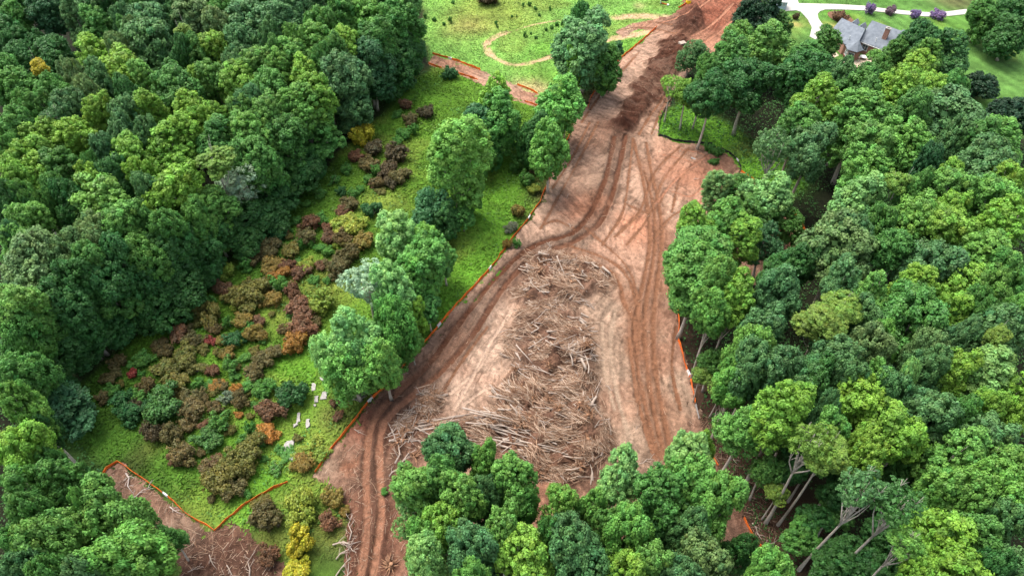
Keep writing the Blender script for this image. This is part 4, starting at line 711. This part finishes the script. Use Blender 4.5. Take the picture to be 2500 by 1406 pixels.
# ------------------------------------------------------------------ logs, branches, stumps
def log_mesh(kind, seed):
    rr = random.Random(seed); mb = MB()
    if kind == 'log': mb.tube([(-.5, 0, 0), (-.15, rr.uniform(-.02, .02), .01), (.2, rr.uniform(-.02, .02), 0), (.5, 0, 0)], [.085, .08, .072, .066], 8)
    elif kind == 'pole':
        y = rr.uniform(-.06, .06); mb.tube([(-.5, 0, 0), (-.2, y, .01), (.15, y * .6, .02), (.5, -y * .4, 0)], [.024, .021, .016, .008], 6)
    else:
        p = [Vector((-.5, 0, 0)), Vector((-.2, rr.uniform(-.07, .07), .03)), Vector((.12, rr.uniform(-.1, .1), .05)), Vector((.5, rr.uniform(-.12, .12), .02))]; mb.tube(p, [.026, .021, .015, .006], 6)
        for k in range(4):
            t = rr.uniform(.2, .9); a = p[int(t * 3)].lerp(p[min(3, int(t * 3) + 1)], (t * 3) % 1); L = rr.uniform(.18, .36); an = rr.choice([-1, 1]) * rr.uniform(.4, .9)
            b = a + Vector((math.cos(an) * L, math.sin(an) * L, rr.uniform(0, .16))); mb.tube([a, a.lerp(b, .5) + Vector((0, 0, .02)), b], [.013, .009, .004], 5)
            c = a.lerp(b, .6); e = c + Vector((math.cos(an * .3) * L * .5, math.sin(an * .3) * L * .5, .05)); mb.tube([c, e], [.007, .003], 4)
    return mb.mesh(kind, True)
LM = {}
for k, n in (('log', 3), ('pole', 5), ('branch', 6)):
    LM[k] = [log_mesh(k, 40 + i) for i in range(n)]
LMG = [m.copy() for m in LM['branch']]
for k in LM:
    for m in LM[k]: m.materials.append(M['wood'])
for m in LMG: m.materials.append(M['wood_grey'])
def stump_mesh(seed):
    rr = random.Random(seed); mb = MB(); mb.tube([(0, 0, -.1), (0, 0, .35), (rr.uniform(-.1, .1), rr.uniform(-.1, .1), .9)], [.42, .34, .24], 9)
    for k in range(26):
        a = rr.uniform(0, 6.28); e = rr.uniform(-.25, 1.2); L = rr.uniform(.7, 1.5); d = Vector((math.cos(a) * math.cos(e), math.sin(a) * math.cos(e), math.sin(e))); s = d * .25 + Vector((0, 0, .25)); m = s + d * L * .5 + Vector((rr.uniform(-.15, .15), rr.uniform(-.15, .15), rr.uniform(-.1, .15)))
        mb.tube([s, m, m + d * L * .5 + Vector((rr.uniform(-.25, .25), rr.uniform(-.25, .25), rr.uniform(-.25, .1)))], [.10, .05, .01], 5)
    me = mb.mesh("stump", True); me.materials.append(M['root']); return me
STM = [stump_mesh(i) for i in range(5)]
def lay(kind, me, x, y, L, ang, z=None, thick=1.0, tilt=0.0, label=None, group=None, name=None, cat=None):
    z = soil_z(x, y) + (.32 if label and 'pile' in label and kind != 'branch' else .12) if z is None else z; o = link(name or kind, me, None, None, (x, y, z)); o.scale = (L, L * thick, L * thick); o.rotation_euler = (R.uniform(-.3, .3), tilt, ang)
    tag(o, label, cat or ('log' if kind == 'log' else 'branch' if kind == 'branch' else 'pole'), group); return o
def rand_in(W, sdf_min=0.0):
    lo, hi = W.min(0), W.max(0)
    while True:
        p = np.array([R.uniform(lo[0], hi[0]), R.uniform(lo[1], hi[1])])
        if poly_sdf(p[None], W)[0] > sdf_min: return p
def flow(pile, x, y):
    sw = 2.4 * (float(fbm(np.array([x * .28 + 3.]), np.array([y * .28]), 2)[0]) - .5); return flow0(pile, x, y) + sw
def flow0(pile, x, y):
    """direction the wood lies in, as in the photo"""
    if pile == 2:
        e = G(1455, 1000)[0].x; right = 1 / (1 + math.exp(-(x - e + 2.2) * 1.2)); low = y < G(1200, 1020)[0].y
        a = -.22 if low else -.45
        return (1.35 if R.random() < right else a) + R.gauss(0, .38)
    if pile == 3: return R.uniform(0, 3.14)
    return (-.3 if pile == 0 else -.15) + R.gauss(0, .6)
KIND_LAB = dict(log='short sawn log lying on the ', pole='long stripped trunk lying on the ', branch='forked bare branch lying on the ')
for pi, cnt in ((2, (34, 62, 34)), (1, (34, 12, 8)), (0, (24, 14, 12)), (3, (8, 10, 10))):
    nm = PILES[pi][2]
    for kind, n in zip(('log', 'pole', 'branch'), cnt):
        for i in range(n):
            p = rand_in(PILE_W[pi], -.2); L = dict(log=R.uniform(1.2, 2.6), pole=R.uniform(3.5, 7.5), branch=R.uniform(3, 5.5))[kind] if False else dict(log=R.uniform(1.0, 2.2), pole=R.uniform(2.4, 5.2), branch=R.uniform(2.4, 4.5))[kind]
            lay(kind, R.choice(LM[kind]), p[0], p[1], L, flow(pi, *p), None, R.uniform(.8, 1.35), R.gauss(0, .14), KIND_LAB[kind] + nm, kind + 's on the ' + nm, dict(log='log', pole='trunk_pole', branch='branch')[kind], dict(log='log', pole='trunk', branch='branch')[kind])
for i in range(26):      # the swept bundle of long thin trunks above the bottom trees
    t = i / 26; u = 1010 + 400 * R.random(); v = 1062 + (u - 1010) * .12 + R.uniform(-22, 22) - 40 * math.exp(-((u - 1130) / 90) ** 2); c = G(u, v)[0]
    lay('pole', R.choice(LM['pole']), c.x, c.y, R.uniform(5.5, 9), (.18 if u < 1130 else -.25) + R.gauss(0, .1), None, R.uniform(.7, 1.0), R.gauss(0, .04), 'long grey trunk in the swept bundle above the bottom trees', 'swept bundle of long grey trunks', 'trunk_pole', 'trunk')
STL = [(1010, 1035, 1.3), (990, 1060, 1.2), (1030, 1010, 1.1), (1060, 960, 1.2), (1045, 985, 1.0), (975, 1085, 1.1), (1008, 1112, 1.5), (1050, 1035, 1.1), (1225, 1032, 1.2), (1280, 1045, 1.4), (1365, 1030, 1.3), (1440, 1035, 1.3), (1340, 1000, 1.0), (1300, 985, 1.1), (1410, 1148, 1.3), (1220, 985, 1.0), (1315, 1158, 1.2), (1260, 920, 1.1), (1340, 905, 1.1), (1400, 960, 1.0), (1380, 900, 1.1), (1290, 735, 1.0), (1400, 720, 1.1), (1330, 650, 1.0), (1440, 690, 1.0), (1270, 960, .9)]
sr = random.Random(3)
for pi, n in ((2, 20), (0, 9), (1, 5), (3, 5)):
    xs_ = [p[0] for p in PILES[pi][0]]; ys_ = [p[1] for p in PILES[pi][0]]
    while n:
        u, v = sr.uniform(min(xs_), max(xs_)), sr.uniform(min(ys_), max(ys_)); c = G(u, v)[0]
        if poly_sdf(np.array([[c.x, c.y]]), PILE_W[pi])[0] > .5: STL.append((u, v, sr.uniform(.8, 1.3))); n -= 1
for u, v, s in STL:
    c = G(u, v)[0]; o = link("stump", R.choice(STM), None, None, (c.x, c.y, soil_z(c.x, c.y) - .05)); o.scale = (s * .8,) * 3; o.rotation_euler = (R.uniform(-1.2, 1.2), R.uniform(-1.2, 1.2), R.uniform(0, 6)); o["category"] = "stump"
    PENDING.append((o, u, v, 'brown upturned stump', None))
c = G(955, 1383)[0]; o = link("stump", STM[0], None, None, (c.x, c.y, soil_z(c.x, c.y))); o.scale = (1.15,) * 3; tag(o, 'spiky orange uprooted stump right of the lower haul road', 'stump')
# scattered single branches
for u, v, L, a, me_k, lab in [(612, 1380, 3.4, 1.75, 'w', 'thick pale broken branch standing out on the lower left dirt'), (520, 1375, 2.6, -1.0, 'w', 'thin white branch left of the thick broken branch, lower left'), (565, 1395, 2.4, -.8, 'w', 'thin white branch at the bottom edge, lower left dirt'), (480, 1390, 2.2, .4, 'w', 'short white stick near the bottom edge, far lower left'), (320, 1180, 4.0, -.9, 'g', 'grey forked branch just below the orange fence peak'), (345, 1205, 3.6, .6, 'g', 'long thin branch crossing the lower left dirt strip'), (430, 1250, 2.6, -.6, 'g', 'grey branch under the zigzag fence by the wispy tree'), (400, 1325, 3.2, -.5, 'g', 'grey branch at the lower edge of left dirt strip'),
      (855, 1290, 3.6, 1.7, 'w', 'upright white dead branch left of the haul road'), (848, 1325, 4.0, .2, 'w', 'white dead branch pile crown left of the haul road'), (860, 1335, 3.4, -.5, 'w', 'white dead branch under the branch pile left of the road'), (842, 1345, 3.2, .9, 'w', 'white crossing branch in the roadside branch pile'), (835, 1385, 3.4, 1.1, 'w', 'white dead branch at the bottom edge left of the road'), (850, 1395, 3.0, 1.5, 'w', 'upright white branch at the bottom edge by the road'), (975, 1100, 5.0, 1.45, 'w', 'long white forked branch hanging off the small root pile'), (985, 1120, 4.6, 1.2, 'w', 'white forked branch beneath the small root pile'), (968, 1145, 3.4, .9, 'w', 'thin white branch right of the haul road bend'), (890, 955, 3.6, -.5, 'g', 'grey brushy branch against the long orange fence'), (872, 975, 3.2, .4, 'g', 'grey dead branch in the pale scrub by the fence'), (880, 1060, 2.4, -.6, 'w', 'thin branch between the orange fence and haul road'), (985, 915, 2.0, .5, 'w', 'small white branch on the haul road shoulder'), (985, 1255, 2.6, -.9, 'w', 'thin pale branch right of the lower haul road'),
      (1490, 950, 2.0, -.6, 'w', 'thin stick lying alone on the grey ground right of piles'), (1554, 1045, 1.2, 1.1, 'w', 'small pale V-shaped stick on the grey ground'), (1440, 750, 2.4, -.5, 'w', 'pale pole at the right tip of upper pile'), (1340, 600, 1.6, -1.0, 'w', 'short pale pole on the haul road by the upper pile'), (1394, 555, 2.0, -1.1, 'w', 'thin white twig on dirt above the haul road bend'), (1575, 1125, 2.6, .4, 'w', 'pale pole on dirt beside the bottom tree tops'), (1745, 1010, 3.0, 1.1, 'w', 'pale bent branch on litter right of the fence end'), (1770, 1080, 3.2, -1.0, 'w', 'pale branch in brown litter at the right forest foot'), (1790, 1120, 3.0, -1.1, 'w', 'pale branch lower in the brown litter of right edge'), (1850, 1300, 3.0, -1.2, 'w', 'pale torn branch on brown litter below the leaning trunks'), (1880, 1325, 2.6, .5, 'w', 'thin pale stick right of the short red fence'), (1700, 440, 1.6, .3, 'w', 'thin stick on the pink clay near the right trees'), (1660, 370, 1.4, 1.2, 'w', 'thin stick on clay below the black silt fence'), (1385, 480, 1.6, 1.3, 'w', 'thin twig on tan ground right of the fence')]:
    c = G(u, v)[0]; lay('branch', (LMG if me_k == 'g' else LM['branch'])[int(u) % 6], c.x, c.y, L, a, None, 1.25, 0, lab, None, 'dead_branch', 'branch')
# the rest of the brush: countless thin sticks and chips
def brush():
    V, F, T = [], [], []; base = [lin(200, 170, 146), lin(176, 144, 120), lin(150, 116, 94), lin(212, 188, 166), lin(124, 94, 76)]
    def stick(p, L, a, w, tilt, z, c):
        d = Vector((math.cos(a) * math.cos(tilt), math.sin(a) * math.cos(tilt), math.sin(tilt))); s = d.cross(Vector((0, 0, 1))).normalized(); up = s.cross(d); q = Vector((p[0], p[1], z)); bend = s * R.uniform(-.08, .08) * L
        pts = [q - d * L / 2, q + bend, q + d * L / 2]; n = len(V)
        for i, pp in enumerate(pts):
            ww = w * (1, .85, .45)[i]
            for k in range(3): an = k * 2.094; V.append(pp + (s * math.cos(an) + up * math.sin(an)) * ww)
        for i in range(2):
            for k in range(3): F.append((n + i * 3 + k, n + i * 3 + (k + 1) % 3, n + i * 3 + 3 + (k + 1) % 3, n + i * 3 + 3 + k))
        T.extend([c] * 9)
    jobs = []
    for pi, n in ((2, 7000), (1, 1900), (0, 2600), (3, 1000)):
        for _ in range(n):
            while True:
                p = rand_in(PILE_W[pi], -.9 if R.random() < .25 else 0)
                if float(fbm(np.array([p[0] * .45 + 60]), np.array([p[1] * .45]), 3)[0]) > R.uniform(.43, .60): break
            jobs.append((p, pi, 1))
    for _ in range(2600): jobs.append((rand_in(DIRT_B, .3), 9, .35))
    for _ in range(900): jobs.append((rand_in(DIRT_A, .2), 9, .6))
    lowleft = G2([(780, 1160), (890, 1060), (1000, 1130), (1010, 1440), (840, 1440), (845, 1240)]); rt = G2([(1700, 990), (1800, 1100), (1930, 1300), (1880, 1360), (1800, 1260), (1720, 1080)])
    for _ in range(700): jobs.append((rand_in(lowleft), 9, .7))
    for _ in range(600): jobs.append((rand_in(rt), 8, .8))
    Z = soil_eval(np.array([j[0] for j in jobs]))[0]
    for (p, pi, k), z in zip(jobs, Z):
        L = R.choice([R.uniform(.4, 1.2), R.uniform(.8, 2.6), R.uniform(1.5, 4.2)]) * (1 if k == 1 else .55); a = flow(pi, *p) if pi < 4 else R.uniform(0, 3.14)
        c = base[R.randrange(5)] * R.uniform(.6, 1.0) * np.array([.72, .70, .68])
        stick(p, L, a, R.uniform(.02, .055) * (1 if k == 1 else .7), R.gauss(0, .16) if k == 1 else R.gauss(0, .05), (z if pi != 8 else .05) + .16 + (R.uniform(0, .45) if k == 1 else .03), c)
    me = bpy.data.meshes.new("brush"); me.from_pydata([tuple(v) for v in V], [], F); at = me.color_attributes.new("col", 'FLOAT_COLOR', 'POINT'); c = np.ones((len(V), 4), np.float32); c[:, :3] = np.array(T); at.data.foreach_set("color", c.ravel()); me.update()
    tag(link("brush", me, M['sticks']), "loose thin sticks and wood chips strewn over the brush piles and dirt", "brush", kind='stuff')
brush()
# ------------------------------------------------------------------ brick house
HO = G(2129, 52, 6.4)[0]; HA = math.radians(-44); hc, hs_ = math.cos(HA), math.sin(HA)
def HL(u, v, z):
    p = G(u, v, z)[0]; dx, dy = p.x - HO.x, p.y - HO.y; return Vector((dx * hc + dy * hs_, -dx * hs_ + dy * hc, z))
house = empty('brick_house', (HO.x, HO.y, 0), HA); tag(house, 'brick house with grey shingled roofs, chimney and white-windowed bay', 'house')
def gable_roof(mb, x0, x1, y0, y1, ze, zr, t=.18, yr=None):
    yr = (y0 + y1) / 2 if yr is None else yr
    A = [(x0, y0, ze), (x1, y0, ze), (x1, yr, zr), (x0, yr, zr), (x0, y1, ze), (x1, y1, ze)]; B = [(x, y, z + t) for x, y, z in A]
    mb.add(A + B, [(6, 7, 8, 9), (9, 8, 11, 10), (1, 0, 3, 2), (2, 3, 4, 5), (0, 1, 7, 6), (5, 4, 10, 11), (0, 6, 9, 3), (3, 9, 10, 4), (1, 2, 8, 7), (2, 5, 11, 8)])
def gable_wall(mb, x0, x1, y0, y1, ze, zr, yr=None):
    yr = (y0 + y1) / 2 if yr is None else yr
    V = [(x0, y0, -.3), (x1, y0, -.3), (x1, y1, -.3), (x0, y1, -.3), (x0, y0, ze), (x1, y0, ze), (x1, y1, ze), (x0, y1, ze), (x0, yr, zr), (x1, yr, zr)]
    mb.add(V, [(0, 1, 5, 4), (2, 3, 7, 6), (1, 2, 6, 9, 5), (3, 0, 4, 8, 7)])
LA, LB, LC, LE = HL(2055, 46, 5.4), HL(2030, 75, 3.0), HL(2062, 110, 3.0), HL(2112, 73, 5.4)
wl = MB(); gable_wall(wl, .25, 9.6, -5.2, 5.2, 3.05, 6.1)
def lerp3(a, b, t): return tuple(a[i] + (b[i] - a[i]) * t for i in range(3))
cx = sum((p for p in (LA, LB, LC, LE)), Vector()) / 4
ring = [Vector((LA.x, LA.y + 3.6, 2.9)), Vector((LE.x, LE.y + 3.6, 2.9)), Vector((LE.x + 1, LC.y + .8, 2.9)), Vector((LC.x, LC.y, 2.9)), Vector((LB.x, LB.y, 2.9))]
ring = [p + (Vector((cx.x, cx.y, 2.9)) - p).normalized() * .45 for p in ring]; n = len(ring)
wl.add([(p.x, p.y, -.3) for p in ring] + [(p.x, p.y, 3.0) for p in ring], [(i, i + n, (i + 1) % n + n, (i + 1) % n) for i in range(n)])
wl.build('wall', M['brick'], house)
rf = MB(); gable_roof(rf, 0, 10, -5.6, 5.6, 3.0, 6.4)
BK1, BK2 = Vector((LA.x - .3, LA.y + 4, 3.0)), Vector((LE.x, LE.y + 4, 3.0)); LD = Vector((LE.x + 1.2, LC.y + .6, 3.3))
P = [LA, LB, LC, LD, LE, BK1, BK2]; rf.add([tuple(p) for p in P] + [(p.x, p.y, p.z + .18) for p in P], [(7, 8, 9), (7, 9, 10), (7, 10, 11), (12, 7, 11, 13), (7, 12, 8), (1, 8, 12, 5), (1, 2, 9, 8), (2, 3, 10, 9), (5, 12, 13, 6)])
gable_roof(rf, 6.2, 9.4, 2.0, 8.2, 3.0, 3.2, .15)
roof = rf.build('roof', M['roof'], house)
for u, v in ((2088, 55), (2106, 64)):
    c = HL(u, v, 5.0); mb = MB(); x, y = c.x, c.y
    mb.add([(x - .9, y - 1.4, 4.6), (x + .9, y - 1.4, 4.6), (x + .9, y + 1.2, 4.6), (x - .9, y + 1.2, 4.6), (x, y - 1.4, 5.7), (x, y + 1.2, 5.7)], [(0, 1, 4), (1, 2, 5, 4), (2, 3, 5), (3, 0, 4, 5)]); mb.add([(x - .7, y - 1.3, 3.6), (x + .7, y - 1.3, 3.6), (x + .7, y + 1.1, 3.6), (x - .7, y + 1.1, 3.6), (x - .7, y - 1.3, 4.65), (x + .7, y - 1.3, 4.65), (x + .7, y + 1.1, 4.65), (x - .7, y + 1.1, 4.65)], [(0, 1, 5, 4), (1, 2, 6, 5), (2, 3, 7, 6), (3, 0, 4, 7)])
    mb.build('dormer', M['roof'], house)
c = HL(2158, 97, 4.4); mb = MB(); mb.box((c.x, c.y, 5.3), (1.15, .75, 4.2)); ch = mb.build('chimney', M['brick'], roof); mb = MB(); mb.box((c.x, c.y, 7.5), (1.35, .95, .22)); mb.box((c.x, c.y, 7.75), (.6, .4, .3)); mb.build('chimney_cap', M['slab'], house)
for u, v, z in ((2074, 93, 4.3), (2139, 98, 4.5)):
    c = HL(u, v, z); mb = MB(); mb.tube([(c.x, c.y, z - .4), (c.x, c.y, z + .55)], [.1, .1], 8); mb.build('vent_pipe', M['white'], house)
# hexagonal bay with its own pointed roof
bc = HL(2086, 117, 3.0); mb = MB(); hexp = lambda r, z, k=0: [(bc.x + r * math.cos(math.pi / 3 * i + .2), bc.y + r * math.sin(math.pi / 3 * i + .2), z) for i in range(6)]
mb.add(hexp(1.85, -.3) + hexp(1.85, 3.0), [(i, (i + 1) % 6, (i + 1) % 6 + 6, i + 6) for i in range(6)]); bay = mb.build('bay', M['brick'], house)
mb = MB(); mb.add(hexp(2.35, 2.9) + hexp(2.35, 3.02) + [(bc.x + .3, bc.y + .5, 5.0)], [(i, (i + 1) % 6, (i + 1) % 6 + 6, i + 6) for i in range(6)] + [(i + 6, (i + 1) % 6 + 6, 12) for i in range(6)] + [(5, 4, 3, 2, 1, 0)]); mb.build('bay_roof', M['roof'], house)
def window(p0, p1, z0, z1, parent, cols=2):
    """framed window between two plan points, standing just proud of the wall on its right-hand side"""
    d = Vector((p1[0] - p0[0], p1[1] - p0[1], 0)); L = d.length; d.normalize(); nrm = Vector((d.y, -d.x, 0)); an = math.atan2(d.y, d.x); mid = Vector(((p0[0] + p1[0]) / 2, (p0[1] + p1[1]) / 2, 0)) + nrm * .05
    f = MB(); zc = (z0 + z1) / 2
    for zz in (z0, z1): f.box((mid.x, mid.y, zz), (L + .16, .12, .12), an)
    f.box((mid.x, mid.y, zc), (L, .09, .07), an)
    for k in range(cols + 1):
        q = mid + d * (k / cols - .5) * L; f.box((q.x, q.y, zc), (.11, .11, z1 - z0), an)
    w_ = f.build('window', M['white'], parent); g = MB(); q = mid - nrm * .01; g.box((q.x, q.y, zc), (L - .02, .05, z1 - z0 - .02), an); g.build('pane', M['glass'], w_)
hx = hexp(1.85, 0)
for i in (2, 3, 4):
    a, b = Vector(hx[i]), Vector(hx[(i + 1) % 6]); window(tuple(a.lerp(b, .1)), tuple(a.lerp(b, .9)), .9 if i != 4 else .1, 2.7 if i != 4 else 2.3, house, 3 if i != 4 else 1)
window((1.6, -5.2), (3.0, -5.2), 1.0, 2.6, house); window((5.4, -5.2), (6.8, -5.2), 1.0, 2.6, house)
mb = MB(); mb.box((.22, -4.0, 1.5), (.1, .05, .05)); 
# gutter trim on the right wing
mb = MB(); mb.box((5.0, -5.68, 2.98), (10, .12, .16)); mb.build('gutter', M['white'], house)
mb = MB(); c = HL(2075, 142, 0); mb.box((c.x, c.y, .25), (3.6, 1.0, .8), .3); mb.build('step', M['brick'], house)
# patio furniture
def chair(x, y, rz, label):
    r = empty('patio_chair', (x, y, 0), rz); tag(r, label, 'chair')
    mb = MB(); mb.box((0, 0, .45), (.5, .5, .05)); mb.build('seat', M['white'], r); mb = MB(); mb.box((0, .25, .75), (.5, .05, .55)); mb.build('backrest', M['white'], r)
    for sx in (-.2, .2):
        for sy in (-.2, .2): mb = MB(); mb.box((sx, sy, .21), (.05, .05, .43)); mb.build('leg', M['white'], r)
c = G(2108, 139, .7)[0]; r = empty('patio_table', (c.x, c.y, 0), .4); tag(r, 'white patio table beside the brick house bay', 'table')
mb = MB(); mb.tube([(0, 0, .70), (0, 0, .76)], [.85, .85], 20); mb.build('table_top', M['white'], r); mb = MB(); mb.tube([(0, 0, 0), (0, 0, .70)], [.09, .06], 8); mb.build('table_leg', M['white'], r)
chair(c.x - 1.2, c.y + .2, 1.4, 'white patio chair left of the white table by the house'); chair(c.x + 1.25, c.y - .3, -1.6, 'white patio chair right of the white table by the house')
tag(slab_poly('patio', G2([(2056, 150), (2080, 138), (2130, 140), (2140, 152), (2100, 165), (2070, 165)]), -.1, .05, M['tan']), kind='structure')
tag(slab_poly('paved_corner', G2([(2024, 128), (2040, 128), (2048, 136), (2036, 142), (2026, 138)]), -.1, .05, M['tan']), kind='structure')
tag(slab_poly('mulch_bed', [(G(2052, 44)[0].x + 3.0 * math.cos(a) - 1.2 * math.sin(a), G(2052, 44)[0].y + 3.6 * math.sin(a)) for a in [k * math.pi / 8 for k in range(16)]], -.1, .07, M['mulch']), kind='structure')
# small shed at the driveway end
c = G(1918, 24)[0]; shed = empty('garden_shed', (c.x - 1.2, c.y + 1.3, 0), math.radians(-8)); tag(shed, 'small pale blue shed with a white roof at the driveway end', 'shed')
mb = MB(); gable_wall(mb, -1.3, 1.3, -1.3, 1.3, 2.3, 3.0); mb.build('wall', M['blue_siding'], shed); mb = MB(); gable_roof(mb, -1.5, 1.5, -1.6, 1.6, 2.25, 3.15, .1); mb.build('roof', M['white'], shed)
window((.1, -1.3), (.8, -1.3), 1.1, 1.9, shed, 2); mb = MB()
for x in (-1.3, 1.3): mb.box((x, -1.32, 1.1), (.14, .08, 2.3))
mb.build('corner_trim', M['white'], shed)
# site odds and ends at the top edge
c = G(1680, 9)[0]; r = empty('drum', (c.x, c.y, 0)); tag(r, 'yellow drum with a white top by the soil at the top edge', 'drum'); mb = MB(); mb.tube([(0, 0, 0), (0, 0, .45), (0, 0, .5), (0, 0, 1.3)], [.75, .75, .8, .75], 16); mb.build('body', M['yellow'], r); mb = MB(); mb.tube([(0, 0, 1.3), (0, 0, 1.5)], [.77, .7], 16); mb.build('lid', M['white'], r)
c = G(1612, 10)[0]; r = empty('sign_post', (c.x, c.y, 0)); tag(r, 'white post with dark board at the top edge, left of the drum', 'post'); mb = MB(); mb.tube([(0, 0, 0), (0, 0, 2.0)], [.09, .09], 8); mb.build('post', M['white'], r); mb = MB(); mb.box((1.1, .05, 1.3), (1.9, .08, 1.0)); mb.build('board', M['dark'], r)
c = G(1622, 12)[0]; r = empty('barricade', (c.x, c.y, 0), -.5); tag(r, 'toppled orange and white barricade on grass at the top edge', 'barricade')
mb = MB(); mb.box((0, 0, .22), (1.7, .12, .3)); mb.build('rail', M['orange'], r); mb = MB(); mb.box((1.05, .05, .18), (.6, .5, .3)); mb.build('foot', M['white'], r); mb = MB(); mb.box((-.95, 0, .15), (.4, .5, .25)); mb.build('foot', M['dark'], r)
def board(u, v, L, wd, th, a, mat, label, name='board', cat='board'):
    c = G(u, v)[0]; mb = MB(); mb.box((0, 0, th / 2), (L, wd, th)); o = mb.build(name, mat, None, (c.x, c.y, soil_z(c.x, c.y) + .03)); o.rotation_euler = (0.1, .08, a); tag(o, label, cat); return o
board(1692, 389, 1.1, .35, .12, -.6, M['slab'], 'short pale board lying on the clay below the black fence'); board(1663, 118, 1.9, 1.2, .5, .5, M['wood'], 'pale wooden pallet at the dark soil edge near the small tree', 'pallet', 'pallet')
# grey stone slabs lying in the grass
for i, (pts, l) in enumerate([([(761, 936), (772, 936), (771, 954), (760, 955)], 'square grey slab highest but one beside the pale strip tree'), ([(788, 958), (802, 957), (796, 975), (782, 977)], 'largest upright-tilted pale slab below the strip tree crown'), ([(780, 923), (794, 919), (796, 927), (786, 931)], 'pale slab half under the strip tree, topmost of the slabs'), ([(769, 969), (778, 968), (777, 982), (768, 983)], 'dull grey slab left of the largest tilted slab'), ([(766, 988), (773, 989), (772, 994), (766, 993)], 'tiny pale stone in the grass below the dull slab'),
                              ([(727, 1010), (734, 1008), (733, 1030), (724, 1034)], 'narrow grey slab by the reddish orange bush'), ([(716, 1038), (726, 1034), (727, 1039), (718, 1044)], 'small pale slab below the narrow slab near the orange bush'), ([(747, 1026), (756, 1024), (758, 1042), (748, 1047)], 'pale slab with a pointed end, right of the narrow slab'), ([(700, 1080), (718, 1076), (718, 1090), (703, 1102), (690, 1110), (688, 1096)], 'broad L-shaped pale slab in the lower grass'), ([(714, 1105), (723, 1107), (715, 1124), (706, 1123)], 'long pale slab below the broad L-shaped slab')]):
    W = G2(pts); W = np.vstack([[W[k] + (W[(k + 1) % len(W)] - W[k]) * f + np.array([R.gauss(0, .06), R.gauss(0, .06)]) for f in (0, .35, .7)] for k in range(len(W))]); tag(slab_poly('flat_stone', W, -.1, .22 + .02 * i, M['slab']), l, 'stone', 'flat grey stones in the meadow')
finish_labels()
